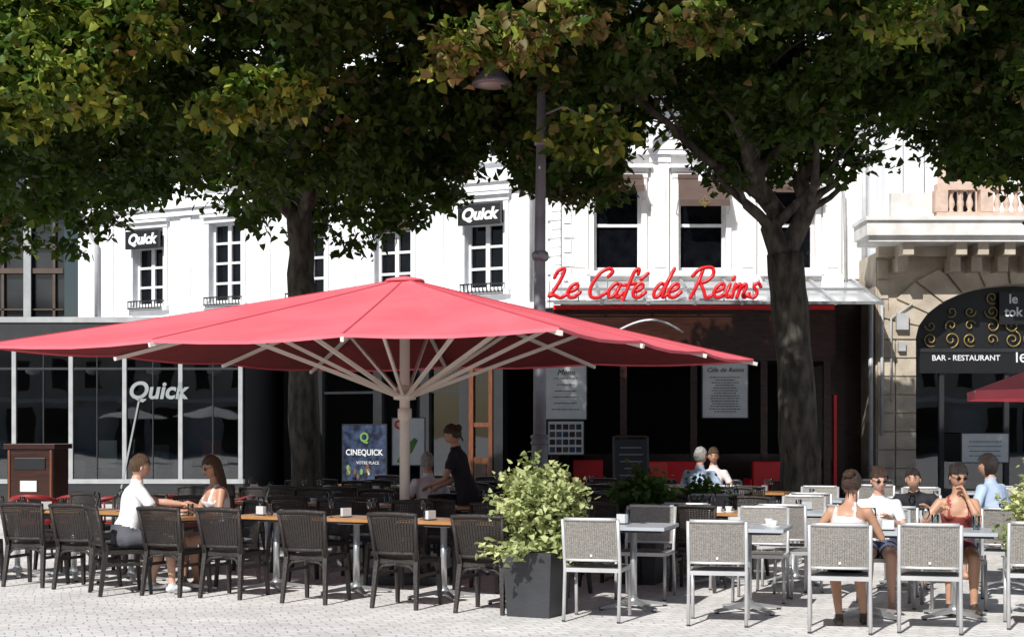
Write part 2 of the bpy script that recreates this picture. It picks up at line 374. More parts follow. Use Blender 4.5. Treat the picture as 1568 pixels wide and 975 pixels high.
mb=MB(); mb.box(-16,-6.02,3.2,3.3,0,3.9,M['dark']); mb.box(-16,-6.02,.21,3.2,.01,.03,M['dark'])
for k in range(9):
    x=-13+k*.8; mb.box(x-.3,x+.3,1.2,1.7,.7,.75,M['tabwood']); mb.box(x-.03,x+.03,1.4,1.46,.03,.7,M['alu'])
    mb.box(x-.22,x+.22,.7,.75,.45,.95,M['lightfr'])
for k in range(5): mb.ell((-12.5+k*1.4,1.8,3.0),(.18,.18,.1),M['whitep'])
for k in range(6): mb.box(-12.6+k*1.15,-12.2+k*1.15,.25,.27,.8+.1*(k%3),1.3+.1*(k%2),[M['poster'],M['blue'],M['darkred']][k%3])
mb.obj('interior',ver)
text('Quick',.52,M['greyp'],ver,'window_lettering',(-7.8,-.005,2.48),ext=.004,shear=.2,off=.015)
ob=empty('glass_office_building',(0,41,0),0)
mb=MB(); mb.box(-30,-12.25,.1,12,0,13,M['blueg']); 
for k in range(26): mb.box(-30+k*.7-.035,-30+k*.7+.035,-.02,.1,4,13,M['bronze'])
for k in range(8): mb.box(-30+k*2.4-.1,-30+k*2.4+.1,-.12,-.021,4,13,M['lightfr'])
for z in (4.2,5.9,7.4,9.,10.6,12.2): mb.box(-30,-12.25,-.05,.1,z,z+.14,M['bronze']); mb.box(-30,-12.25,-.02,.1,z+.7,z+.74,M['bronze'])
mb.obj('curtain_wall',ob)

# ---------------------------------------------------------------- café building
caf=empty('cafe_building',(0,33.6,0),0)
ops=[(c-.53,c+.53,5.18,7.25) for c in(2.36,4.25,6.25)]
mb=MB(); wall(mb,1.12,8.3,4.3,8.45,ops,M['cream'],0,.3); mb.box(1.12,8.3,.42,8,4.3,8.45,M['cream']); mb.obj('walls',caf)
mb=MB()
for i,o in enumerate(ops):
    casing(mb,*o,.12,.06,M['cream'])
    mb.box(o[0]-.22,o[1]+.22,-.2,-.001,7.46,7.54,M['trim']); mb.box(o[0]-.16,o[1]+.16,-.1,-.001,7.38,7.458,M['trim'])
    xc=(o[0]+o[1])/2; mb.box(xc-.1,xc+.1,-.16,-.062,7.14,7.46,M['trim'])
for x in(1.5,3.3,5.25,7.15):
    mb.box(x-.2,x+.2,-.09,-.001,4.95,7.75,M['cream']); mb.box(x-.24,x+.24,-.13,-.0015,7.6,7.752,M['trim']); mb.box(x-.24,x+.24,-.14,-.0015,4.9,5.08,M['trim'])
    mb.box(x-.12,x+.12,-.11,-.0901,5.25,7.4,M['trim'])
mb.box(1.12,8.3,-.2,-.002,7.76,7.86,M['trim']); mb.box(1.12,8.3,-.12,-.002,7.861,8.1,M['cream']); mb.box(1.12,8.3,-.4,-.002,8.3,8.5,M['trim']); mb.box(1.12,8.3,-.3,-.002,8.2,8.299,M['trim'])
for k in range(28): mb.box(1.2+k*.255,1.32+k*.255,-.24,-.121,8.08,8.198,M['trim'])
arc=[(4.05+1.0*math.cos(a),-.3,7.86+.62*math.sin(a)) for a in np.linspace(0,math.pi,17)]
for p,q in zip(arc[:-1],arc[1:]): mb.beam(p,q,.25,.1,M['trim'],up=(0,0,1) if abs(p[0]-4.05)<.8 else (1,0,0))
mb.add([(4.05,-.22,7.862)]+[(p[0],-.22,p[2]) for p in arc],[tuple([0]+[i+1,i+2]) for i in range(16)],M['cream'])
for k in range(9):
    z=4.95+k*.32; ww=.42 if k%2 else .3; mb.box(1.122,1.122+ww-.1,-.12,-.0903,z,z+.29,M['trim'])
mb.box(7.5,8.3,-.05,-.001,5.0,7.7,M['trim']); mb.obj('mouldings',caf)
mb=MB()
for o in ops: window(mb,*o,y=.18,rows=2,leaves=1,fw=.07,mw=.035)
mb.obj('windows',caf)
mb=MB()
for i,(o,dz) in enumerate(zip(ops,(.1,.42,.12))):
    a,b=o[0]-.02,o[1]+.02; zt=7.22; zb=zt-dz-.1
    mb.quad((a,-.12,zt),(b,-.12,zt),(b,-.5,zb),(a,-.5,zb),M['brown']); mb.quad((a,-.5,zb),(b,-.5,zb),(b,-.5,zb-.14),(a,-.5,zb-.14),M['brown'])
    mb.box(a,b,-.14,-.06,zt,zt+.1,M['brown'])
    mb.tube([(a-.03,-.06,zb-.25),(a-.03,-.5,zb)],.012,M['pipe'],6); mb.tube([(b+.03,-.06,zb-.25),(b+.03,-.5,zb)],.012,M['pipe'],6)
mb.obj('window_awnings',caf)
text('\u269C',.25,M['gold'],caf,'awning_emblem',(4.25,-.51,6.65),ext=.003)
mb=MB(); mb.quad((1.12,-.35,8.52),(8.3,-.35,8.52),(8.3,.9,11.2),(1.12,.9,11.2),M['slate']); mb.box(1.12,8.3,.9,8,8.5,11.2,M['slate'])
for c in(2.36,4.25,6.25):
    mb.box(c-.55,c+.55,-.25,1.2,8.55,10.2,M['trim']); mb.box(c-.7,c+.7,-.4,1.3,10.2,10.35,M['trim']); mb.box(c-.38,c+.38,-.28,-.251,8.8,10.0,M['pane']); mb.box(c-.03,c+.03,-.3,-.281,8.8,10.,M['frame'])
mb.obj('mansard_roof',caf)
mb=MB(); mb.tube([(7.85,-.12,4.6),(7.85,-.12,8.3)],.06,M['pipe']); mb.tube([(7.45,-.12,4.6),(7.4,-.12,6.9),(7.2,-.12,7.2)],.03,M['pipe']); mb.obj('downpipes',caf)
mb=MB(); F=-2.6
mb.box(.85,6.62,F,F+.12,3.05,4.1,M['wood']); mb.box(.85,6.64,F-.1,F+.1,4.101,4.19,M['red']); mb.box(.85,6.62,F-.03,F-.001,3.05,3.10,M['wood']); mb.box(.85,6.62,F-.03,F-.001,3.98,4.05,M['wood'])
for x in(.9,2.3,3.75,5.2,6.5): mb.box(x-.07,x+.07,F-.02,F+.1,0,3.05,M['wood'])
mb.box(6.64,6.7,F-.03,F+.12,.0,2.35,M['red'])
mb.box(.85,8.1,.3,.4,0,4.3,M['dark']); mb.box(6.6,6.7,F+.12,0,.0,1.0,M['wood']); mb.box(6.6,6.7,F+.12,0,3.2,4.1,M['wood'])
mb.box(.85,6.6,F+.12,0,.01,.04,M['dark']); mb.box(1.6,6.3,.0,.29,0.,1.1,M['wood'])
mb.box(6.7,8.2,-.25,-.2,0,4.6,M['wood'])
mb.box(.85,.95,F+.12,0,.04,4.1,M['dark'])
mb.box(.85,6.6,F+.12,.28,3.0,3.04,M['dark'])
mb.box(5.3,6.4,F-.0,F+.06,0,.85,M['wood'])
mb.tube([(2.1+1.4*t,F-.25-.5*math.sin(math.pi*t),3.62+.22*math.sin(math.pi*t)) for t in np.linspace(0,1,13)],.022,M['whitep'],6)
mb.obj('terrace_front',caf)
mb=MB()
for i in range(7):
    x0=.9+i*.96; x1=x0+.9
    mb.add([(x0,F-.15,4.22),(x1,F-.15,4.22),(x1,.0,4.95),(x0,.0,4.95)],[(0,1,2,3)],M['roofglass'])
    mb.beam((x1+.03,F-.25,4.22),(x1+.03,0,4.99),.06,.08,M['alu'])
mb.beam((.85,F-.2,4.23),(7.6,F-.2,4.23),.06,.06,M['alu']); mb.beam((.85,F+1.2,4.64),(7.6,F+1.2,4.64),.05,.06,M['alu'])
mb.box(6.7,8.2,-.6,-.05,4.62,4.75,M['alu'])
mb.obj('terrace_glass_roof',caf)
G={'L':([[(.0,.75),(.08,1.0),(.28,1.05),(.25,.7),(.1,.25),(-.02,.05),(.15,.1),(.42,0),(.62,.15)]],.6),
'e':([[(0,.22),(.2,.28),(.3,.42),(.2,.52),(.05,.4),(0,.2),(.1,.03),(.28,.04),(.44,.2)]],.42),
'C':([[(.55,.78),(.66,.95),(.5,1.06),(.22,.9),(.02,.4),(.12,.05),(.4,.02),(.68,.25)]],.68),
'a':([[(.34,.45),(.18,.52),(.0,.28),(.06,.03),(.22,.1),(.35,.48)],[(.35,.48),(.29,.15),(.36,.02),(.52,.18)]],.48),
'f':([[(.38,.88),(.36,1.05),(.22,.95),(.14,.4),(.06,-.2),(-.06,-.33)],[(-.04,.46),(.36,.52)]],.36),
'E':([[(0,.22),(.2,.28),(.3,.42),(.2,.52),(.05,.4),(0,.2),(.1,.03),(.28,.04),(.44,.2)],[(.16,.68),(.34,.88)]],.42),
'd':([[(.32,.45),(.15,.52),(0,.25),(.06,.03),(.22,.1),(.38,.6),(.5,1.05)],[(.46,.9),(.33,.2),(.38,.02),(.52,.18)]],.5),
'R':([[(.08,.0),(.2,.5),(.26,1.0)],[(-.05,.8),(.15,1.05),(.55,1.1),(.68,.85),(.5,.6),(.25,.55)],[(.3,.55),(.5,.25),(.66,.0),(.86,.12)]],.84),
'i':([[(.06,.48),(.02,.15),(.1,.02),(.24,.15)],[(.12,.68),(.14,.74)]],.22),
'm':([[(.02,.48),(.02,.02)],[(.02,.3),(.16,.5),(.23,.4),(.2,.02)],[(.22,.3),(.36,.5),(.44,.4),(.4,.1),(.48,.02),(.6,.15)]],.58),
's':([[(.34,.42),(.22,.54),(.1,.42),(.27,.2),(.2,.02),(.0,.06)]],.36),' ':([],.3)}
def smooth(p,n=5):
    out=[]; P=[p[0]]+p+[p[-1]]
    for i in range(1,len(P)-2):
        for k in range(n):
            t=k/n; q=[]
            for c in(0,1):
                a,b,c2,d2=P[i-1][c],P[i][c],P[i+1][c],P[i+2][c]
                q.append(.5*((2*b)+(-a+c2)*t+(2*a-5*b+4*c2-d2)*t*t+(-a+3*b-3*c2+d2)*t**3))
            out.append(tuple(q))
    out.append(p[-1]); return out
sg=empty('cafe_script_sign',(.76,30.9,4.34),0); mb=MB(); x=0; S=.565
for ch in 'Le CafE de Reims':
    st,adv=G[ch]
    for s_ in st:
        q=smooth(s_)
        pts=[((x+u+.28*v_)*S,0,v_*S) for u,v_ in q]; n_=len(pts)
        mb.tube(pts,[.074 if 2<i<n_-4 else .048 for i in range(n_)],M['red'],8,ry=.04,round_=True)
    x+=adv*1.06
mb.obj('lettering',sg)
mb=MB(); mb.box(-.05,x*S+.1,.05,.08,-.08,-.05,M['alu'])
for k in range(8): mb.box(k*.6,k*.6+.02,.05,.08,-.2,.35,M['alu'])
mb.obj('support_rail',sg)
e=board('wall_menu_board',4.36,30.75,1.88,3.02,.92,M['poster'],0,False,14); text('Cafe de Reims',.13,M['black'],e,'title',(0,-.025,2.85),ext=.002,shear=.3)
e=board('wall_menu_board',1.1,30.75,1.85,3.0,.84,M['poster'],0,False,6); text('Menu',.16,M['black'],e,'title',(0,-.025,2.8),ext=.002,shear=.3)
e=board('photo_menu_board',1.1,30.72,1.13,1.8,.72,M['poster'],0,False,0)
b=MB()
for i in range(5):
    for j in range(4): b.box(-.33+i*.135,-.33+i*.135+.11,-.026,-.0205,1.17+j*.155,1.17+j*.155+.11,[M['blue'],M['wood'],M['brown'],M['blue']][(i+j)%4])
b.obj('photos',e)
def chalk(X,Y,rot=0,s=1.):
    e=empty('chalkboard_stand',(X,Y,0),rot); b=MB()
    for sgn in(-1,1):
        b.beam((-.32*s,sgn*.25,0),(-.32*s,0,1.5*s),.05,.03,M['wood']); b.beam((.32*s,sgn*.25,0),(.32*s,0,1.5*s),.05,.03,M['wood'])
    b.beam((-.3*s,0,1.5*s),(.3*s,0,1.5*s),.05,.05,M['wood'])
    b.add([(-.3*s,-.22,.25),(.3*s,-.22,.25),(.3*s,-.03,1.45*s),(-.3*s,-.03,1.45*s)],[(0,1,2,3)],M['slateboard'])
    for k in range(7):
        z=.5+k*.13; y=-.22+.19*(z-.25)/(1.45*s-.25)-.008; wq=random.uniform(.12,.24)*s
        b.box(-wq,wq,y-.003,y,z,z+.02,M['greyp'])
    b.obj('board',e); return e
chalk(2.25,28.5)
def armchair(X,Y,rot,name='red_armchair',mat=None):
    mat=mat or M['red']
    b=MB(); b.box(-.32,.32,-.3,.3,.1,.45,mat); b.box(-.32,.32,.18,.34,.451,1.0,mat); b.box(-.38,-.325,-.28,.3,.1,.65,mat); b.box(.325,.38,-.28,.3,.1,.65,mat)
    for i in(-.28,.28):
        for j in(-.25,.27): b.box(i-.02,i+.02,j-.02,j+.02,0,.1,M['black'])
    return b.obj(name,None,(X,Y,0),rot,.03)
armchair(2.85,30.2,R(200)); armchair(3.45,30.2,R(170)); armchair(5.1,30.3,R(185)); armchair(1.6,32,R(180))
def redchair(X,Y,rot):
    b=MB()
    pts=[(.28*math.cos(a),-.28*math.sin(a)+.0,.70+.08*math.sin(a)) for a in np.linspace(0,math.pi,11)]
    b.tube(pts,.03,M['darkred'],8,round_=True); b.lathe((0,0,.42),[(.24,0),(.26,.02),(.24,.05),(.0,.06)],M['darkred'],16)
    for k in range(1,10,2): b.tube([pts[k],(pts[k][0]*.8,pts[k][1]*.8,.45)],.012,M['darkred'],6)
    for a in(45,135,225,315): b.tube([(.2*math.cos(R(a)),.2*math.sin(R(a)),.43),(.24*math.cos(R(a)),.24*math.sin(R(a)),0)],.016,M['black'],6)
    b.obj('red_bistro_chair',None,(X,Y,0),rot)
for k in range(6): redchair(-6.1+k*.52,19.2+.35*(k%2)-k*.18,R(20*k))
# dark wooden cabinet / bin at the far left
mc=empty('wooden_waste_bin',(-6.5,20.6,0),R(-8)); b=MB(); b.box(-.33,.33,-.24,.24,.08,1.36,M['wood']); b.box(-.37,.37,-.28,.28,1.361,1.43,M['wood']); b.box(-.35,.35,-.26,.26,0,.079,M['black'])
b.box(-.14,.10,-.255,-.241,.78,.93,M['poster']); b.box(-.28,.28,-.252,-.2405,.15,.7,M['dark']); b.box(-.22,.22,-.255,-.241,1.08,1.24,M['black'])
for x in(-.3,.3): b.box(x-.015,x+.015,-.256,-.2405,.1,1.34,M['woodv'])
b.obj('body',mc,bevel=.008)

# ---------------------------------------------------------------- right stone building
rb=empty('stone_arcade_building',(0,32,0),0)
mb=MB(); AX,AA,AB,SP=10.86,2.26,1.18,3.55
mb.quad((7.75,0,0),(AX-AA,0,0),(AX-AA,0,5.4),(7.75,0,5.4),M['stone']); mb.quad((AX+AA,0,0),(17,0,0),(17,0,5.4),(AX+AA,0,5.4),M['stone'])
n=24; an=np.linspace(math.pi,0,n+1)
for i in range(n):
    p=(AX+AA*math.cos(an[i]),SP+AB*math.sin(an[i])); q=(AX+AA*math.cos(an[i+1]),SP+AB*math.sin(an[i+1]))
    mb.quad((p[0],0,p[1]),(q[0],0,q[1]),(q[0],0,5.4),(p[0],0,5.4),M['stone']); mb.quad((p[0],0,p[1]),(p[0],.6,p[1]),(q[0],.6,q[1]),(q[0],0,q[1]),M['stone'])
mb.quad((AX-AA,0,0),(AX-AA,.6,0),(AX-AA,.6,SP),(AX-AA,0,SP),M['stone']); mb.quad((AX+AA,0,0),(AX+AA,0,SP),(AX+AA,.6,SP),(AX+AA,.6,0),M['stone'])
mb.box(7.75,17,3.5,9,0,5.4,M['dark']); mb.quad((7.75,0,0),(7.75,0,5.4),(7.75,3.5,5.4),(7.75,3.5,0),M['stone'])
mb.obj('arcade_wall',rb)
mb=MB()
for i in range(13):
    a0=math.pi*(1-i/13)-.012; a1=math.pi*(1-(i+1)/13)+.012
    def pt(a,k,y): return (AX+(AA+k)*math.cos(a),y,SP+(AB+k*.85)*math.sin(a))
    vs=[pt(a0,.02,-.07),pt(a1,.02,-.07),pt(a1,.78,-.07),pt(a0,.78,-.07),pt(a0,.02,-.001),pt(a1,.02,-.001),pt(a1,.78,-.001),pt(a0,.78,-.001)]
    mb.add(vs,[(0,1,2,3),(0,4,5,1),(1,5,6,2),(2,6,7,3),(3,7,4,0)],M['stone'])
for k in range(9):
    z=.05+k*.39
    mb.box(7.78,8.14,-.06,-.001,z,z+.36,M['stone']); mb.box(8.17,AX-AA-.01,-.06,-.001,z,z+.36,M['stone'])
for k in range(4):
    z=3.58+k*.42; mb.box(7.78,8.0,-.055,-.001,z,z+.39,M['stone'])
mb.obj('rustication',rb)
mb=MB()
mb.box(7.28,17,-1.2,0,5.62,5.92,M['stoneL']); mb.box(7.34,17,-1.1,0,5.5,5.619,M['stoneL']); mb.box(7.24,17,-1.26,0,5.921,6.0,M['stoneL'])
mb.box(7.75,17,-.25,0,5.3,5.499,M['stone'])
for x in(8.2,9.3,9.75,10.3,10.86,11.4,12.0,13.):
    mb.box(x-.11,x+.11,-.95,-.25,5.25,5.498,M['stone']); mb.box(x-.11,x+.11,-.5,-.01,4.95,5.249,M['stone'])
mb.obj('balcony_slab',rb)
mb=MB(); Yb=-1.05
mb.box(8.72,17,Yb-.12,Yb+.12,6.55,6.68,M['baluster']); mb.box(8.72,17,Yb-.12,Yb+.12,6.002,6.1,M['baluster'])
for x in(8.82,9.75,10.9,12.): mb.box(x-.13,x+.13,Yb-.13,Yb+.13,6.1,6.55,M['baluster'])
x=9.05
while x<13:
    if min(abs(x-p) for p in(9.75,10.9,12.))>.2:
        mb.lathe((x,Yb,6.1),[(.06,0),(.06,.03),(.035,.06),(.075,.16),(.07,.22),(.032,.34),(.05,.38),(.06,.42),(.06,.45)],M['baluster'],10)
    x+=.19
mb.box(7.8,8.6,Yb-.05,Yb+.15,6.002,6.5,M['stoneL'])
mb.obj('balustrade',rb)
mb=MB(); ops=[(9.22,10.0,6.02,8.7),(11.2,12.0,6.02,8.7),(9.22,10.,9.6,12.),(11.2,12.,9.6,12.)]
wall(mb,7.95,17,6.0,13,ops,M['white'],0,.35); mb.box(7.95,17,.47,9,5.4,13,M['white'])
for o in ops: casing(mb,*o,.16,.08,M['baluster'],False); window(mb,*o,y=.22,rows=3,fm=M['baluster'])
for x in(8.15,8.6): mb.box(x-.14,x+.14,-.12,-.001,6.0,9.0,M['trim'])
mb.box(7.9,17,-.3,-.001,9.05,9.25,M['trim']); mb.box(7.9,17,-.2,-.001,8.95,9.049,M['trim']); mb.box(7.85,17,-.45,0,12.9,13.2,M['trim'])
mb.obj('upper_wall',rb)
mb=MB()
mb.quad((AX-AA,.5,3.3),(AX+AA,.5,3.3),(AX+AA,.5,4.8),(AX-AA,.5,4.8),M['black']); mb.box(AX-AA,AX+AA,.3,.45,2.85,3.3,M['black']); mb.box(AX-AA,AX+AA,.28,.46,3.3,3.38,M['darkfas'])
for x in(AX-1.6,AX-.2,AX+1.2): mb.box(x-.05,x+.05,.35,.45,0,2.85,M['darkfas'])
mb.quad((AX-AA,.42,0),(AX+AA,.42,0),(AX+AA,.42,2.85),(AX-AA,.42,2.85),M['glass'])
def spiral(cx,cz,r,turn,ph,sg_=1):
    pts=[]
    for k in range(26):
        t=k/25; a=ph+sg_*turn*t*2*math.pi; rr=r*(1-.85*t); pts.append((cx+rr*math.cos(a),.44,cz+rr*math.sin(a)))
    mb.tube(pts,.013,M['gold'],6)
for i in range(8):
    cx=AX-1.85+i*.44+random.uniform(-.05,.05)
    for j in range(4):
        cz=3.58+j*.3
        if ((cx-AX)/AA)**2+((cz-SP)/AB)**2<.8: spiral(cx,cz,random.uniform(.12,.2),random.uniform(1.,1.6),random.uniform(0,6),1 if (i+j)%2 else -1)
mb.obj('arch_ironwork',rb)
text('BAR - RESTAURANT',.165,M['whitep'],rb,'lettering',(9.76,.29,3.17),ext=.004,off=.002)
b=MB(); b.box(10.5,11.1,.36,.4,3.9,4.6,M['black']); b.obj('arch_sign_panel',rb)
text('le\ntok',.28,M['whitep'],rb,'arch_lettering',(10.8,.35,4.3),ext=.004,off=.006)
text('le',.4,M['whitep'],rb,'fascia_logo',(10.95,.29,3.2),ext=.004)
mb=MB(); mb.tube([(7.62,-.1,0),(7.62,-.1,4.5)],.05,M['pipe']); mb.tube([(7.85,-.13,1.5),(7.85,-.13,4.3)],.035,M['pipe']); mb.tube([(8.05,-.12,2.2),(8.05,-.12,4.0),(8.5,-.12,4.3)],.02,M['pipe'])
mb.box(8.15,8.4,-.2,-.062,3.75,4.1,M['pipe']); mb.box(8.2,8.35,-.16,-.062,3.3,3.5,M['pipe']); mb.obj('pipes_and_meter_box',rb)
e=board('illuminated_menu_board',9.95,31.6,.95,1.55,.98,M['poster'],0,False,4,M['blue'])
opb=empty('row_of_houses',(0,-38,0),0); mb=MB(); mb.box(-60,60,-10,0,0,12,M['opp'])
for k in range(48):
    x=-59+k*2.5
    for z in(4.5,8): mb.box(x-.5,x+.5,0,.02,z,z+2,M['pane']); 
    mb.box(x-1.,x+1.,0,.03,.1,3.2,M['pane'] if k%3 else M['roofglass'])
mb.box(-60,60,0,.4,3.6,3.9,M['trim']); mb.obj('facade',opb)
wp=MB()
for k in range(8):
    a0,a1=R(45*k),R(45*k+45); wp.add([(0,0,2.9),(1.9*math.cos(a0),1.9*math.sin(a0),2.3),(1.9*math.cos(a1),1.9*math.sin(a1),2.3)],[(0,1,2)],M['wfabric'])
wp.tube([(0,0,0),(0,0,2.9)],.03,M['alu'],8); WP=wp.mesh('white_parasol')
for x,y in((-15,-9),(-10.5,-12),(-5,-8),(1,-11),(6,-9),(-20,-13),(11,-12)): place(WP,'white_parasol',(x,y,0))

# ---------------------------------------------------------------- leaves
def leafmesh(name,P,size,mat,parent=None,droop=.5,tint=None,seed=1):
    r=np.random.default_rng(seed); n=len(P)
    d=r.normal(size=(n,3)); d[:,2]=d[:,2]*.6-droop; d/=np.linalg.norm(d,axis=1)[:,None]
    u=r.normal(size=(n,3))*.8; u[:,2]+=1.0; u-=d*(u*d).sum(1)[:,None]; u/=np.linalg.norm(u,axis=1)[:,None]
    s=np.cross(d,u); sz=(size*r.uniform(.65,1.3,n))[:,None]
    shape=[(0,.06,0),(.46,.12,.10),(.34,.66,.10),(0,1.18,-.10),(-.34,.66,.10),(-.46,.12,.10)]
    V=np.stack([P+(s*a+d*b+u*c)*sz for a,b,c in shape],1).reshape(-1,3)
    me=bpy.data.meshes.new(name); me.vertices.add(n*6); me.vertices.foreach_set('co',V.astype(np.float32).ravel())
    b=np.arange(n)[:,None]*6; li=np.concatenate([b+np.array([0,1,2,3]),b+np.array([0,3,4,5])],1).ravel()
    me.loops.add(n*8); me.loops.foreach_set('vertex_index',li.astype(np.int32))
    me.polygons.add(n*2); me.polygons.foreach_set('loop_start',(np.arange(n*2)*4).astype(np.int32))
    try: me.polygons.foreach_set('loop_total',np.full(n*2,4,np.int32))
    except Exception: pass
    me.update(calc_edges=True); me.validate()
    if tint is None: tint=r.uniform(0,1,n)
    at=me.attributes.new('tint','FLOAT','POINT'); at.data.foreach_set('value',np.repeat(tint,6).astype(np.float32))
    me.materials.append(mat); o=bpy.data.objects.new(name,me); COL.objects.link(o)
    if parent: o.parent=parent
    return o

def nz(x,y,z,s): return noise.noise(Vector((x*s,y*s,z*s)))
# outer boughs, sunlight painted in by paler tint: centre, radii, share of brown leaves
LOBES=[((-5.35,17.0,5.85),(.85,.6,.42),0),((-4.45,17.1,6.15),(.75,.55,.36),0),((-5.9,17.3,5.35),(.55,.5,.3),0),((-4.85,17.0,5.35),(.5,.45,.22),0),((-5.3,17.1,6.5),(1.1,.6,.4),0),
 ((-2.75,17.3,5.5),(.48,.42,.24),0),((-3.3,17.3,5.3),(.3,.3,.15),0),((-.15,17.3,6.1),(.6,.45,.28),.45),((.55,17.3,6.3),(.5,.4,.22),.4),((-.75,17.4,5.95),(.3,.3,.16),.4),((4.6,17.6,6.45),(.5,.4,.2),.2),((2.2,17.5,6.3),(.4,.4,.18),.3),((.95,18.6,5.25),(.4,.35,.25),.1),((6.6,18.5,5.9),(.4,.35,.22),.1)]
def crown(parent,prof,yc,ry,ztop,ncl,seed,mats,xc,rx,ye=None,slope=.36,nl=15,ls=.112,brown=None,lobes=()):
    ye=yc if ye is None else ye  # ye draws the unseen upper crown forward, extended to shade the visible foliage
    rd=random.Random(seed); px=[p[0] for p in prof]; pz=[p[1] for p in prof]; pts=[];tt=[];bb=[]
    def sprig(x,y,z,t0,t1,pb,k):
        tv=rd.random(); d=(rd.gauss(0,1),rd.gauss(0,1),-.3); isb=rd.random()<pb
        for i in range(k):
            t=rd.uniform(-1,1)*.22; q=(x+d[0]*t+rd.gauss(0,.06),y+d[1]*t+rd.gauss(0,.06),z+d[2]*t+rd.gauss(0,.06))
            v=t0+(t1-t0)*(tv*.6+rd.random()*.4)
            if rd.random()<.04: v+=.25
            pts.append(q); tt.append(min(1,max(0,v))); bb.append(isb or rd.random()<.015)
    cnt=0; tries=0
    while cnt<ncl and tries<ncl*40:
        tries+=1
        x=rd.uniform(px[0],px[-1]); y=ye+rd.uniform(-ry,ry)
        zb=float(np.interp(x,px,pz))+slope*abs(y-yc)+.34*nz(x,y,seed,1.6)+.15*nz(x,y,seed,4.5)
        e=1-((x-xc)/rx)**2-((y-ye)/(ry*1.05))**2
        if e<=0: continue
        zt=6.4+(ztop-6.4)*math.sqrt(e)
        if zt<zb: continue
        z=zb+(zt-zb)*rd.random()**1.35
        if nz(x,y+seed*7,z,1.15)<-.10 or nz(x+9,y,z+seed,.55)<-.26: continue
        p=Vector((x,y,z)); bad=False
        for c,r_,_ in LOBES:      # openings cut in the crown along the sun's path to light the boughs
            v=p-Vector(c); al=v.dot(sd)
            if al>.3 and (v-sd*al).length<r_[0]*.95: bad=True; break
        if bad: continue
        cnt+=1
        bw=.03
        if brown is not None: bw=.03+.22*math.exp(-((x-brown)/1.2)**2)
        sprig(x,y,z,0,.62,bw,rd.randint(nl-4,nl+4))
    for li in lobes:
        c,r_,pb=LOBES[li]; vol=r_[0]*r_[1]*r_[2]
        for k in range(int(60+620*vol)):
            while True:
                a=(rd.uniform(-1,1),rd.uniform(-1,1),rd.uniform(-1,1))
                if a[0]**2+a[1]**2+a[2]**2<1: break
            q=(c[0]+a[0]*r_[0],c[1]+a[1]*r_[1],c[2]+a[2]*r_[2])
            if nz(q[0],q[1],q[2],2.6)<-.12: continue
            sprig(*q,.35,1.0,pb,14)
    P=np.array(pts);T=np.array(tt); k=np.array(bb)
    leafmesh('leaves',P[~k],ls,mats[0],parent,.55,T[~k],seed); leafmesh('brown_leaves',P[k],ls,mats[1],parent,.55,T[k],seed+1)

def branchy(mb,start,end,r0,r1,rd,mat,n=7,wob=.12):
    a=Vector(start);b=Vector(end);pts=[];rs=[]
    for i in range(n):
        t=i/(n-1); p=a.lerp(b,t)+Vector((rd.gauss(0,wob),rd.gauss(0,wob),rd.gauss(0,wob*.5)))*math.sin(t*math.pi)
        pts.append(p); rs.append(r0+(r1-r0)*t)
    mb.tube(pts,rs,mat,8); return pts
def tree(trunk,tr,limbs,seed,nsub=5,**kw):
    e=empty('linden_tree'); rd=random.Random(seed); mb=MB()
    pts=[];rs=[]
    for i in range(len(trunk)-1):
        a=Vector(trunk[i]);b=Vector(trunk[i+1])
        for k in range(6):
            t=k/6; p=a.lerp(b,t); pts.append(p+Vector((rd.gauss(0,.012),rd.gauss(0,.012),0))); rs.append((tr[i]+(tr[i+1]-tr[i])*t)*rd.uniform(.94,1.07))
    pts.append(Vector(trunk[-1])); rs.append(tr[-1]); mb.tube(pts,rs,M['bark'],18)
    for k in range(5):
        i=rd.randint(8,len(pts)-2); a=rd.uniform(0,6.28); mb.ell(pts[i]+Vector((math.cos(a),math.sin(a),0))*rs[i]*.85,(.06,.06,.09),M['bark'],8,6)
    for s_,e_,r0,r1 in limbs:
        q=branchy(mb,s_,e_,r0,r1,rd,M['bark'])
        for k in range(nsub):
            p=q[rd.randint(2,6)]; d=Vector((rd.uniform(-1.4,1.4),rd.uniform(-1.4,1.4),rd.uniform(.4,1.7)))
            q2=branchy(mb,p,p+d,r1*.7,.015,rd,M['bark'],5,.08)
            for kk in range(2):
                p2=q2[3]; branchy(mb,p2,p2+Vector((rd.uniform(-.8,.8),rd.uniform(-.8,.8),rd.uniform(-.1,.7))),.014,.006,rd,M['bark'],4,.04)
    mb.obj('trunk_and_limbs',e); crown(e,seed=seed,mats=(LEAF,LEAFB),**kw); return e
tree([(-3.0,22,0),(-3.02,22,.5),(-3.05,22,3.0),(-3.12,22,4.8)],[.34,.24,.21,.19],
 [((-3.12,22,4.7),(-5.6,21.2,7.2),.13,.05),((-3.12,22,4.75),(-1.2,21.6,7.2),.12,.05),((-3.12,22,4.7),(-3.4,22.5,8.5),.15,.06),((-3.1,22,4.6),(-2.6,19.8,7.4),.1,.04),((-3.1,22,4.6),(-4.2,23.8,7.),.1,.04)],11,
 prof=[(-9.5,4.4),(-7.5,4.15),(-6.16,4.3),(-5.6,5.0),(-4.63,5.2),(-4.15,4.35),(-3.4,4.15),(-2.7,4.1),(-2.14,4.25),(-1.57,4.8),(-.8,5.0),(-.42,5.65),(.06,6.2),(1.0,7.)],yc=22,ry=7.3,ye=19.6,ztop=11.5,ncl=9800,xc=-4.2,rx=5.6,lobes=(0,1,2,3,4,5,6,9))
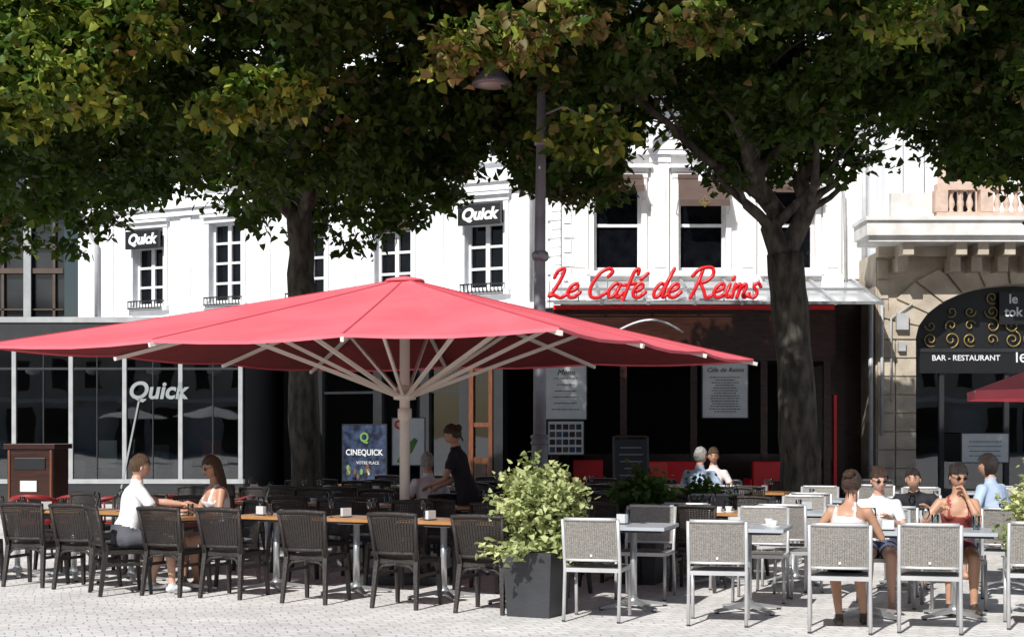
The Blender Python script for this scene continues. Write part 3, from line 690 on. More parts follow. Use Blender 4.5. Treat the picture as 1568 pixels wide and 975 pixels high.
tree([(4.28,22,0),(4.25,22,.5),(4.15,22,2.6),(4.0,22,4.2)],[.40,.30,.27,.27],
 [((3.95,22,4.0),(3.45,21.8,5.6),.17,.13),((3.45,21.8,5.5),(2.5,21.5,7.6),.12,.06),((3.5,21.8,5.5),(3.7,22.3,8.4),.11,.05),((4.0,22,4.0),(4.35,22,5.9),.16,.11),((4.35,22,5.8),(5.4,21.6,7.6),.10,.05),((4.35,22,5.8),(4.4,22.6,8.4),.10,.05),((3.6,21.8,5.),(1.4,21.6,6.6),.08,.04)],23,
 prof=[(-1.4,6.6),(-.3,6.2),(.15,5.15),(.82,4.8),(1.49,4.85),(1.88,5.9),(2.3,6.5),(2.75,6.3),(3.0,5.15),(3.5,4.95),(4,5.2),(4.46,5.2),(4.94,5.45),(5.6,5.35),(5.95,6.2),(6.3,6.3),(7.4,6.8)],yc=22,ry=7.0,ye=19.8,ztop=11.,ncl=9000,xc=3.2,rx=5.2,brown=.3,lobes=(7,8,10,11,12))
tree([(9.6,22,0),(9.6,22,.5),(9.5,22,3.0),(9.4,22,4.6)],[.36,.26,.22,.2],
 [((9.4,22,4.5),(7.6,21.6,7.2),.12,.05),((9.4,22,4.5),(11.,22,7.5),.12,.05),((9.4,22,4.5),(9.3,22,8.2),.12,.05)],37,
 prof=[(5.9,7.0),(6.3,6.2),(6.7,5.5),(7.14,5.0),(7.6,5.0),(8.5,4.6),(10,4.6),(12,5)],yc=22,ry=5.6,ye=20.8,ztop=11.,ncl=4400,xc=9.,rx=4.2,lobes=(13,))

def planter(X,Y,rot,wd,h,bw,bh,mat,n,ls,seed,name='planter_box'):
    e=empty(name,(X,Y,0),rot); b=MB(); t=wd/2; k=t*.86
    vs=[(-k,-k,0),(k,-k,0),(k,k,0),(-k,k,0),(-t,-t,h),(t,-t,h),(t,t,h),(-t,t,h)]
    q=t-.035; vs+=[(-q,-q,h),(q,-q,h),(q,q,h),(-q,q,h),(-q,-q,h-.06),(q,-q,h-.06),(q,q,h-.06),(-q,q,h-.06)]
    b.add(vs,[(0,1,5,4),(1,2,6,5),(2,3,7,6),(3,0,4,7),(4,5,9,8),(5,6,10,9),(6,7,11,10),(7,4,8,11),(8,9,13,12),(9,10,14,13),(10,11,15,14),(11,8,12,15)],M['planter'])
    b.quad(*[(x*q,y*q,h-.05) for x,y in((-1,-1),(1,-1),(1,1),(-1,1))],M['soil']); b.obj('box',e)
    rd=random.Random(seed); st=MB(); pts=[];T=[]
    for i in range(46):
        a=rd.uniform(0,6.28); f=rd.random()**.5; ex=Vector((math.cos(a)*f*bw/2,math.sin(a)*f*bw/2,h+bh*(1-.55*f*f)*rd.uniform(.5,1.08)))
        if f>.8 and rd.random()<.5: ex.z=h+rd.uniform(-.05,.2)*bh
        s0=Vector((rd.uniform(-.1,.1),rd.uniform(-.1,.1),h-.05)); mid=s0.lerp(ex,.5)+Vector((0,0,.06)); st.tube([s0,mid,ex],[.008,.006,.003],M['bark'],5)
        tv=rd.random()
        for k in range(n//46):
            t=rd.random()**.55; p=(s0.lerp(mid,t*2) if t<.5 else mid.lerp(ex,t*2-1)); p=p+Vector((rd.gauss(0,.055),rd.gauss(0,.055),rd.gauss(0,.04)))
            if p.z<h-.02 and abs(p.x)<wd/2 and abs(p.y)<wd/2: p.z=h+rd.random()*.1
            pts.append(p[:]); T.append(min(1,max(0,tv*.5+rd.random()*.5)))
    st.obj('stems',e); leafmesh('leaves',np.array(pts),ls,mat,e,.0,np.array(T),seed); return e
planter(.22,13.1,R(-25),.46,.56,1.0,.84,LEAFV,6200,.05,3)
planter(1.35,15.9,R(-20),.5,.56,.9,.62,LEAFG,4200,.06,4)
planter(2.25,17.6,R(-10),.45,.56,.6,.5,LEAFG,2500,.055,5)
planter(4.62,12.6,R(-20),.46,.56,1.0,.9,LEAFV,5600,.05,6)

# ---------------------------------------------------------------- parasol
ps=empty('parasol',(-1.15,16.1,0),0)
A0=R(21); tips=[]
for c in range(4):
    base=A0+c*math.pi/2
    tips.append((base,4.27)); 
    tips.append((base+R(45)-R(18.43),3.18)); tips.append((base+R(45)+R(18.43),3.18))
cv=MB(); ZR,ZA=2.44,3.24; NR=10
def cz(t,r): return ZA-(ZA-ZR)*(t**.95)
SUB=4; ring=[]
nt_=len(tips)
for i in range(nt_):
    a0,r0=tips[i]; a1,r1=tips[(i+1)%nt_]
    p0=Vector((math.cos(a0)*r0,math.sin(a0)*r0)); p1=Vector((math.cos(a1)*r1,math.sin(a1)*r1))
    for s_ in range(SUB):
        f=s_/SUB; p=p0.lerp(p1,f); sag=math.sin(f*math.pi)
        ring.append((p*(1-.014*sag),sag,(r0*(1-f)+r1*f)))
n=len(ring)
for lay,mat_ in((0,M['fabric']),(-.008,M['shadefab'])):  # second layer is an added dark sheet for the shaded underside
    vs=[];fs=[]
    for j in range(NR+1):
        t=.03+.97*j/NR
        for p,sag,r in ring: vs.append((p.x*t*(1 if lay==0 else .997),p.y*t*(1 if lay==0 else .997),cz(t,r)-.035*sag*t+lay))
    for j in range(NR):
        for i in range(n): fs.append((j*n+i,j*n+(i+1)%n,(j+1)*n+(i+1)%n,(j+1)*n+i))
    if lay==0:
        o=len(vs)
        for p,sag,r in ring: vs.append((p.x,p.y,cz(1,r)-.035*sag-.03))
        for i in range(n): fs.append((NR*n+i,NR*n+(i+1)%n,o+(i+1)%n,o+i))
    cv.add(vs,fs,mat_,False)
cv.obj('canopy',ps)
fr=MB()
for a,r in tips:
    d=Vector((math.cos(a),math.sin(a),0))
    L_=[d*(r*t)+Vector((0,0,cz(t,r)-.045)) for t in(.04,.25,.5,.75,1.01)]
    for p,q in zip(L_[:-1],L_[1:]): fr.beam(p,q,.03,.04,M['creamm'])
    fr.beam(d*.1+Vector((0,0,1.98)),d*(r*.52)+Vector((0,0,cz(.52,r)-.07)),.028,.04,M['creamm'])
    for t0 in range(8):
        ta=.05+.95*t0/8; tb=.05+.95*(t0+1)/8
        fr.beam(d*r*ta+Vector((0,0,cz(ta,r)+.004)),d*r*tb+Vector((0,0,cz(tb,r)+.004)),.018,.005,M['seam'])
fr.tube([(0,0,0.02),(0,0,3.2)],.055,M['creamm'],14)
fr.lathe((0,0,1.93),[(.05,0),(.12,.01),(.12,.07),(.09,.08),(.09,.14),(.055,.16)],M['creamm'],16)
fr.lathe((0,0,1.72),[(.05,0),(.075,.01),(.075,.12),(.05,.13)],M['creamm'],16)
fr.lathe((0,0,3.2),[(.22,0),(.2,.025),(.08,.05),(.02,.06)],M['fabric'],16)
fr.box(-.5,.5,-.5,.5,0.003,.09,M['planter']); fr.lathe((0,0,.09),[(.12,0),(.1,.05),(.07,.3),(.06,.32)],M['creamm'])
fr.obj('frame',ps)
p2=empty('parasol',(7.9,20.5,0),0); c2=MB(); vs=[(0,0,2.75)]+[(math.cos(R(45*i+10))*1.7,math.sin(R(45*i+10))*1.7,2.15) for i in range(8)]
c2.add(vs,[(0,i+1,(i+1)%8+1) for i in range(8)],M['fabric'])
for i in range(8):
    c2.quad(vs[i+1],vs[(i+1)%8+1],tuple(Vector(vs[(i+1)%8+1])-Vector((0,0,.12))),tuple(Vector(vs[i+1])-Vector((0,0,.12))),M['fabric']); c2.beam((0,0,2.7),Vector(vs[i+1])-Vector((0,0,.02)),.02,.02,M['creamm'])
c2.tube([(0,0,0),(0,0,2.75)],.03,M['creamm']); c2.obj('canopy_and_pole',p2)

# ---------------------------------------------------------------- street lamp
lp=empty('street_lamp',(.36,19.5,0),0); mb=MB()
mb.tube([(0,0,0),(0,0,1.5),(0,0,1.55),(0,0,3.7),(0.03,0,6.55)],[.115,.105,.085,.075,.055],M['lampm'],16)
mb.lathe((0,0,1.42),[(.1,0),(.12,.01),(.12,.04),(.1,.05),(.1,.08),(.12,.09),(.12,.12),(.1,.13)],M['lampm'])
mb.lathe((.01,0,3.8),[(.07,0),(.1,.02),(.11,.07),(.1,.12),(.07,.14)],M['lampm']); mb.ell((-.06,-.08,3.87),(.05,.05,.05),M['lampm'])
mb.lathe((.02,0,5.3),[(.06,0),(.09,.01),(.09,.1),(.06,.11)],M['lampm'])
for (dx,dz,yy) in((.68,-.2,-.2),(-.62,.75,.1)):
    top=5.75+dz*.9
    mb.tube([(.02,0,top-.25),(dx*.5,yy*.5,top+.05),(dx*.9,yy,top+.08),(dx,yy,top)],.022,M['lampm'],8)
    mb.tube([(.02,0,top+.12),(dx*.45,yy*.5,top+.22),(dx,yy,top+.02)],.016,M['lampm'],8)
    mb.lathe((dx,yy,top-.32),[(.0,0.02),(.2,.02),(.26,.0),(.27,.03),(.24,.07),(.2,.12),(.13,.2),(.06,.26),(.04,.32),(.03,.36)],M['lampm'],20)
    mb.lathe((dx,yy,top-.33),[(.0,-.03),(.12,-.02),(.2,.01),(.2,.02)],M['lampg'],16)
mb.obj('post_and_lanterns',lp)

# ---------------------------------------------------------------- chairs & tables
def weave(mb,f,nu,nv,wu,wv,mat,off,su=8,sv=6,nrm=Vector((0,1,0))):
    for j in range(nv):
        v=(j+.5)/nv
        for k in range(su):
            a,b=k/su,(k+1)/su
            mb.quad(f(a,v-wv/2)+nrm*off,f(b,v-wv/2)+nrm*off,f(b,v+wv/2)+nrm*off,f(a,v+wv/2)+nrm*off,mat)
    for i in range(nu):
        u=(i+.5)/nu
        for k in range(sv):
            a,b=k/sv,(k+1)/sv
            mb.quad(f(u-wu/2,a)-nrm*off,f(u+wu/2,a)-nrm*off,f(u+wu/2,b)-nrm*off,f(u-wu/2,b)-nrm*off,mat)
def wicker_chair_mesh():
    mb=MB(); W=M['wicker']
    zt,zs=.87,.45
    def back(u,v):
        hw=.205+.035*v; x=(u-.5)*2*hw; return Vector((x,-.215-.085*v-.035*(1-(2*u-1)**2),.50+.35*v+.012*(1-(2*u-1)**2)*v))
    weave(mb,back,17,20,.042,.036,W,.003)
    mb.tube([back(0,0)+Vector((0,0,-.06)),back(0,.5),back(0,1)],[.022,.02,.018],W,8); mb.tube([back(1,0)+Vector((0,0,-.06)),back(1,.5),back(1,1)],[.022,.02,.018],W,8)
    mb.tube([back(k/8,1.0) for k in range(9)],.02,W,8,round_=True); mb.tube([back(k/8,0) for k in range(9)],.018,W,8)
    def seat(u,v): return Vector(((u-.5)*(.44+.03*v),-.21+.44*v,zs+.012*math.sin(v*3)))
    n=12
    for i in range(n):
        for j in range(n):
            h=.004*((i+j)%2)
            mb.quad(*[seat(a,b)+Vector((0,0,h)) for a,b in((i/n,j/n),((i+1)/n,j/n),((i+1)/n,(j+1)/n),(i/n,(j+1)/n))],W)
    mb.box(-.215,.215,-.2,.22,zs-.05,zs-.006,W)
    for sx in(-1,1):
        mb.beam((sx*.2,-.2,zs-.01),(sx*.225,-.26,0),.045,.05,W,.03,.035); mb.beam((sx*.21,.2,zs-.01),(sx*.225,.235,0),.045,.045,W,.03,.03)
        mb.beam((sx*.2,-.2,zs-.01),(sx*.2,-.225,.52),.045,.05,W)
        mb.beam((sx*.212,-.21,.3),(sx*.215,.21,.3),.018,.03,W)
        mb.tube([(sx*.2,-.215,.33),(sx*.14,-.215,.385),(0,-.215,.4)],.014,W,6)
    return mb.mesh('wicker_chair')
def grey_chair_mesh():
    mb=MB(); F_=M['gframe']; W=M['gwick']
    def back(u,v): return Vector(((u-.5)*.44,-.225-.085*v-.02*(1-(2*u-1)**2),.52+.34*v))
    weave(mb,back,24,22,.034,.04,W,.002)
    for sx in(-1,1):
        mb.tube([(sx*.235,-.27,0),(sx*.235,-.215,.44),(sx*.235,-.225,.52),(sx*.235,-.31,.865)],.0155,F_,8)
        mb.tube([(sx*.235,.23,0),(sx*.235,.21,.43)],.0155,F_,8)
        mb.beam((sx*.235,-.21,.435),(sx*.235,.22,.435),.025,.035,F_)
        mb.ell((sx*.235,-.27,.01),(.018,.018,.012),M['black'],8,4); mb.ell((sx*.235,.23,.01),(.018,.018,.012),M['black'],8,4)
    mb.tube([back(k/8,1.02)+Vector((0,0,0)) for k in range(9)],.015,F_,8); mb.tube([back(k/8,0)for k in range(9)],.012,F_,8)
    mb.beam((-.235,-.212,.435),(.235,-.212,.435),.025,.035,F_); mb.beam((-.235,.215,.435),(.235,.215,.435),.025,.035,F_)
    n=12
    for i in range(n):
        for j in range(n):
            h=.455+.003*((i+j)%2); a0,a1=-.222+.444*i/n,-.222+.444*(i+1)/n; b0,b1=-.2+.42*j/n,-.2+.42*(j+1)/n
            mb.quad((a0,b0,h),(a1,b0,h),(a1,b1,h),(a0,b1,h),W)
    mb.box(-.222,.222,-.2,.2,.44,.452,W)
    mb.ell((0,-.262,.56),(.012,.004,.012),M['whitep'],8,4)
    return mb.mesh('grey_chair')
def table_mesh(top,wd=.68,dp=.62,name='t'):
    mb=MB(); mb.box(-wd/2,wd/2,-dp/2,dp/2,.725,.755,top); mb.box(-wd/2+.03,wd/2-.03,-dp/2+.03,dp/2-.03,.705,.724,M['darkfas'])
    mb.tube([(0,0,.04),(0,0,.705)],.032,M['alu'],12); mb.lathe((0,0,.04),[(.06,0),(.055,.04),(.035,.07)],M['alu'],12); mb.box(-.14,.14,-.14,.14,.69,.704,M['alu'])
    for a in(45,135,225,315):
        d=Vector((math.cos(R(a)),math.sin(R(a)),0)); mb.beam(d*.03+Vector((0,0,.065)),d*.36+Vector((0,0,.022)),.055,.04,M['alu'],.04,.02)
        mb.lathe(tuple(d*.34),[(.02,0),(.02,.015)],M['black'],8)
    return mb.mesh(name)
WC=wicker_chair_mesh(); GC=grey_chair_mesh(); TW=table_mesh(M['tabwood'],name='wooden_table'); TG=table_mesh(M['gtop'],.7,.7,'grey_table')
def tumbler():
    b=MB(); b.lathe((0,0,0),[(.001,.002),(.028,.002),(.033,.12),(.031,.12),(.026,.008),(.001,.008)],M['tumbler'],12); return b.mesh('glass')
def wine():
    b=MB(); b.lathe((0,0,0),[(.032,0),(.03,.003),(.005,.008),(.004,.08),(.02,.095),(.036,.13),(.03,.18)],M['tumbler'],12); return b.mesh('wine_glass')
def cup():
    b=MB(); b.lathe((0,0,0),[(.07,0),(.072,.008),(.03,.01),(.025,.012),(.04,.06),(.037,.06),(.024,.018),(.001,.016)],M['ceramic'],14); return b.mesh('coffee_cup')
def ash():
    b=MB(); b.box(-.05,.05,-.02,.02,0,.09,M['poster']); b.box(-.052,.052,-.03,.03,0,.01,M['black']); return b.mesh('card_holder')
TB,WG,CU,AS=tumbler(),wine(),cup(),ash()
def onmesa(loc,rd):
    for _ in range(rd.randint(2,4)):
        me=rd.choice([TB,TB,WG,CU,AS]); nm={TB:'drinking_glass',WG:'wine_glass',CU:'coffee_cup',AS:'table_card'}[me]
        place(me,nm,(loc[0]+rd.uniform(-.24,.24),loc[1]+rd.uniform(-.22,.22),.756),rd.uniform(0,3))
rd=random.Random(4)
LA=R(-25); LO=Vector((-.28,13.15,0)); LM=Matrix.Rotation(LA,3,'Z')
def LP(x,y): return LO+LM@Vector((x,y,0))
front=[(-.02,.25),(-.87,.26),(-1.84,.25),(-2.78,.27),(-3.42,.2),(-4.62,.3),(-5.3,.3),(-6.2,.3)]
for x,y in front: place(WC,'wicker_chair',LP(x,y),LA+R(rd.uniform(-6,6)+6))
for i,x in enumerate((-.02,-.87,-1.84,-2.78,-4.62,-5.4,-6.2)):
    p=LP(x,.98); place(TW,'wooden_table',p,LA); onmesa(p,rd)
    p=LP(x+rd.uniform(-.05,.05),1.75); place(WC,'wicker_chair',p,LA+R(180+rd.uniform(-10,10)))
for row in(2.75,5.4,8.0):
    for i in range(9):
        x=1.1-i*.95
        if row>2.8 and i==0: continue
        if abs(LP(x,row+.8).x+1.15)<.6 and abs(LP(x,row+.8).y-16.1)<.7: continue
        place(WC,'wicker_chair',LP(x,row),LA+R(rd.uniform(-8,8))); p=LP(x,row+.75); place(TW,'wooden_table',p,LA); onmesa(p,rd)
        place(WC,'wicker_chair',LP(x,row+1.5),LA+R(180+rd.uniform(-8,8)))
CT=Vector((-3.33,15.1,0)); place(TW,'wooden_table',CT,R(-40)); place(CU,'coffee_cup',(CT.x,CT.y,.756)); place(TB,'drinking_glass',(CT.x-.15,CT.y+.12,.756)); place(TB,'drinking_glass',(CT.x+.12,CT.y-.1,.756))
place(WC,'wicker_chair',(-3.86,14.85,0),R(-62)); place(WC,'wicker_chair',(-2.95,15.6,0),R(125))
GA=R(-17)
for x,y,a in((.73,12.82,-15),(1.73,12.55,-11),(2.64,12.1,-12),(3.36,12.1,-14),(4.3,12.3,-15)): place(GC,'grey_chair',(x,y,0),R(a))
for x,y in((1.1,13.6),(2.1,13.35),(3.08,12.98),(3.8,12.9),(2.0,16.2),(3.0,15.9),(4.05,15.5),(5.0,15.2),(2.6,19),(3.8,18.8),(5.0,18.4),(6.2,18),(5.2,21.5),(3.0,21.3),(6.6,21)):
    place(TG,'grey_table',(x,y,0),GA); onmesa((x,y),rd)
for x,y,a in((1.28,14.45,163),(2.35,14.2,165),(3.42,13.75,170),(4.0,13.6,175),(2.85,14.6,100),
    (1.85,15.45,-17),(2.75,15.2,-15),(3.75,14.8,-15),(2.2,17,165),(3.2,16.7,160),(4.3,16.3,165),(5.2,16.0,170),(4.8,14.5,-20),(5.8,15.6,160),
    (2.4,18.2,-15),(3.6,18.,-15),(4.8,17.6,-20),(6.0,17.2,-20),(2.8,19.8,170),(4.0,19.6,165),(5.2,19.2,160),(6.4,18.8,165),(5.,20.7,-10),(5.4,22.3,165),(2.8,20.5,-15),(3.1,22.1,165),(6.5,20.2,-10),(7,19.5,-40)):
    place(GC,'grey_chair',(x,y,0),R(a))

# ---------------------------------------------------------------- people
SK=[mk('skin_light',(.64,.38,.28),.5,c2=(.58,.33,.24)),mk('skin_tan',(.54,.30,.19),.5,c2=(.48,.26,.17)),mk('skin_shade',(.42,.24,.17),.5)]
def cloth(n,c): return mk(n,c,.85,c2=tuple(x*.85 for x in c),scale=9,bump=.5,bscale=14)
CW=cloth('white_cotton',(.88,.88,.89)); CB=cloth('dark_cloth',(.018,.018,.022)); CD=cloth('denim_shorts',(.08,.1,.16)); CR=cloth('red_print',(.32,.06,.05)); CG=cloth('grey_shorts',(.10,.10,.12)); CBL=cloth('pale_blue_shirt',(.45,.55,.7)); CPK=cloth('pale_pink_cotton',(.78,.69,.67)); CBK=cloth('floral_skirt',(.12,.04,.06))
SHOE=mk('sandal_leather',(.06,.04,.03),.6); SHW=mk('white_trainers',(.7,.7,.7),.6)
HB=mk('hair_brown',(.07,.032,.016),.45,c2=(.022,.011,.007),scale=30,stretch=(3,3,.6),bump=.8,bscale=60); HD=mk('hair_dark',(.025,.013,.009),.4,c2=(.010,.006,.005),scale=30,stretch=(3,3,.6),bump=.8,bscale=60)
HL=mk('hair_light_brown',(.12,.065,.028),.5,c2=(.045,.023,.011),scale=30,stretch=(3,3,.6),bump=.8,bscale=60); HG=mk('hair_grey',(.45,.43,.4),.6,c2=(.25,.24,.22),scale=30,bump=.8,bscale=60)
LENS=mk('sunglass_lens',(.008,.006,.006),.08); LIP=mk('lips',(.4,.12,.1),.5); EYEW=mk('eye_white',(.7,.7,.68),.3); 

def ik(a,b,l1,l2,pole):
    a=Vector(a);b=Vector(b);d=b-a;L_=min(d.length,(l1+l2)*.985); dn=d.normalized(); b=a+dn*L_
    x=(l1*l1-l2*l2+L_*L_)/(2*L_); h=math.sqrt(max(l1*l1-x*x,0)); pl=Vector(pole); pl=pl-dn*pl.dot(dn); pl.normalize()
    return a+dn*x+pl*h,b
def hand(mb,w,d,up,mat,side,curl=.5,s=1.):
    d=d.normalized(); up=(up-d*up.dot(d)).normalized(); sd_=d.cross(up)
    mb.tube([w-d*.015,w+d*.02*s,w+d*.06*s,w+d*.088*s],[.024*s,.034*s,.040*s,.036*s],mat,10,ry=[.02*s,.017*s,.015*s,.012*s],side=sd_,round_=True)
    for i,(o,L_) in enumerate(((-.029,.062),(-.0095,.074),(.0105,.07),(.029,.054))):
        p=w+d*(.082*s)+sd_*o*s; pts=[p-d*.02*s]; a=0; q=p
        pts.append(q)
        for k,f in enumerate((.45,.32,.23)):
            a+=curl*(.55 if k==0 else .7); q=q+(d*math.cos(a)-up*math.sin(a))*L_*f*s; pts.append(q)
        mb.tube(pts,[.009*s,.009*s,.0085*s,.0078*s,.0065*s],mat,7,round_=True)
    t=w+d*.03*s-sd_*side*.03*s; t2=t+(d*.6-sd_*side*.7-up*.3).normalized()*.035*s; t3=t2+(d*.85-sd_*side*.2-up*.4).normalized()*.03*s
    mb.tube([w+d*.015*s,t,t2,t3],[.014*s,.0125*s,.0105*s,.008*s],mat,7,round_=True)
def headmesh(mb,c,Mx,skin,hair,style,glasses,s):
    n,m=28,20; vs=[];fs=[]
    def hd(x,y,z,k=1.):
        X=x*.076;Y=y*.096;Z=z*.116
        if z<0: X*=1-.34*(-z)**1.6; Y*=1-.12*(-z)**2 if y>0 else 1-.35*(-z)**1.3
        if y>0:
            Y+=.024*math.exp(-(x/.16)**2-((z+.16)/.17)**2)*k + .010*math.exp(-(x/.28)**2-((z+.86)/.16)**2)*k
            Y+=.006*math.exp(-(x/.5)**2-((z-.22)/.12)**2)*k - .011*(math.exp(-((x-.38)/.2)**2-((z-.02)/.13)**2)+math.exp(-((x+.38)/.2)**2-((z-.02)/.13)**2))*k
            Y+=.006*math.exp(-(x/.3)**2-((z+.52)/.09)**2)*k
        return Vector((X,Y,Z))*s
    for i in range(m+1):
        th=math.pi*i/m
        for k in range(n):
            a=2*math.pi*k/n; vs.append(Vector(c)+Mx@hd(math.sin(th)*math.sin(a),math.sin(th)*math.cos(a),math.cos(th)))
    for i in range(m):
        for k in range(n): fs.append((i*n+k,i*n+(k+1)%n,(i+1)*n+(k+1)%n,(i+1)*n+k))
    mb.add(vs,fs,skin,True)
    P=lambda x,y,z: Vector(c)+Mx@(Vector((x,y,z))*s)
    for sx in(-1,1):
        mb.ell(P(sx*.077,-.008,-.008),(.009*s,.018*s,.03*s),skin,8,6,Mx)
        if not glasses:
            mb.ell(P(sx*.029,.081,.004),(.013*s,.008*s,.006*s),EYEW,8,6,Mx); mb.ell(P(sx*.029,.0875,.004),(.006*s,.004*s,.006*s),HD,8,6,Mx)
        mb.ell(P(sx*.029,.090,.027),(.018*s,.006*s,.004*s),hair,8,5,Mx)
    mb.ell(P(0,.094,-.058),(.024*s,.006*s,.007*s),LIP,8,5,Mx)
    if glasses:
        for sx in(-1,1):
            mb.ell(P(sx*.031,.094,.004),(.024*s,.006*s,.016*s),LENS,10,6,Mx); mb.tube([P(sx*.054,.09,.010),P(sx*.079,.04,.012),P(sx*.079,-.01,.01)],.0025*s,LENS,6)
        mb.tube([P(-.012,.098,.010),P(.012,.098,.010)],.0025*s,LENS,6)
    n2,m2=40,28; vs=[];keep=[];fs=[]
    for i in range(m2+1):
        th=math.pi*i/m2
        for k in range(n2):
            a=2*math.pi*k/n2; x,y,z=math.sin(th)*math.sin(a),math.sin(th)*math.cos(a),math.cos(th)
            q=noise.noise(Vector((x*5+c[0]*9,y*5,z*3+c[1])))
            top_=max(0,z)
            g_=1.11+.06*q+.06*top_+(.05 if style!='short' else .0)
            if style=='curly': g_+=.12+.09*noise.noise(Vector((x*8,y*8,z*8)))
            vs.append(Vector(c)+Mx@(hd(x,y,z,0)*g_))
            line=.40-.10*abs(x)+.08*q
            cut=(y>.12 and z<line and not(abs(x)>.80 and y<.35 and z>-.15 and style!='short')) or z<(-.5 if y<-.15 else -.12 if y<.12 else line-.1)
            if style in('long','curly') : cut=(y>.2 and z<line) or z<-.75
            keep.append(cut)
    for i in range(m2):
        for k in range(n2):
            q=(i*n2+k,i*n2+(k+1)%n2,(i+1)*n2+(k+1)%n2,(i+1)*n2+k)
            if sum(keep[j] for j in q)<2: fs.append(q)
    mb.add(vs,fs,hair,True)
    if style=='long':
        for k in range(9):
            a=R(100+k*20); x=math.sin(a)*.072; y=math.cos(a)*.08
            mb.tube([P(x*.9,y,.05),P(x*1.12,y*1.1,-.06),P(x*1.15,y*1.05-.01,-.17),P(x*.95,y*.9-.02,-.27)],[.022*s,.028*s,.026*s,.010*s],hair,7,round_=True)
    if style in('bun','updo'):
        zz=.075 if style=='bun' else .05
        mb.ell(P(0,-.10,zz),(.048*s,.042*s,.045*s),hair,10,8,Mx); mb.ell(P(.03,-.1,zz+.02),(.028*s,.034*s,.028*s),hair,8,6,Mx); mb.ell(P(-.028,-.11,zz-.01),(.026*s,.03*s,.03*s),hair,8,6,Mx)
        for k in range(5): mb.tube([P(-.035+.018*k,-.08,-.04),P(-.04+.02*k,-.085-.01*(k%2),-.1-.015*(k%3))],[.008*s,.002*s],hair,5)

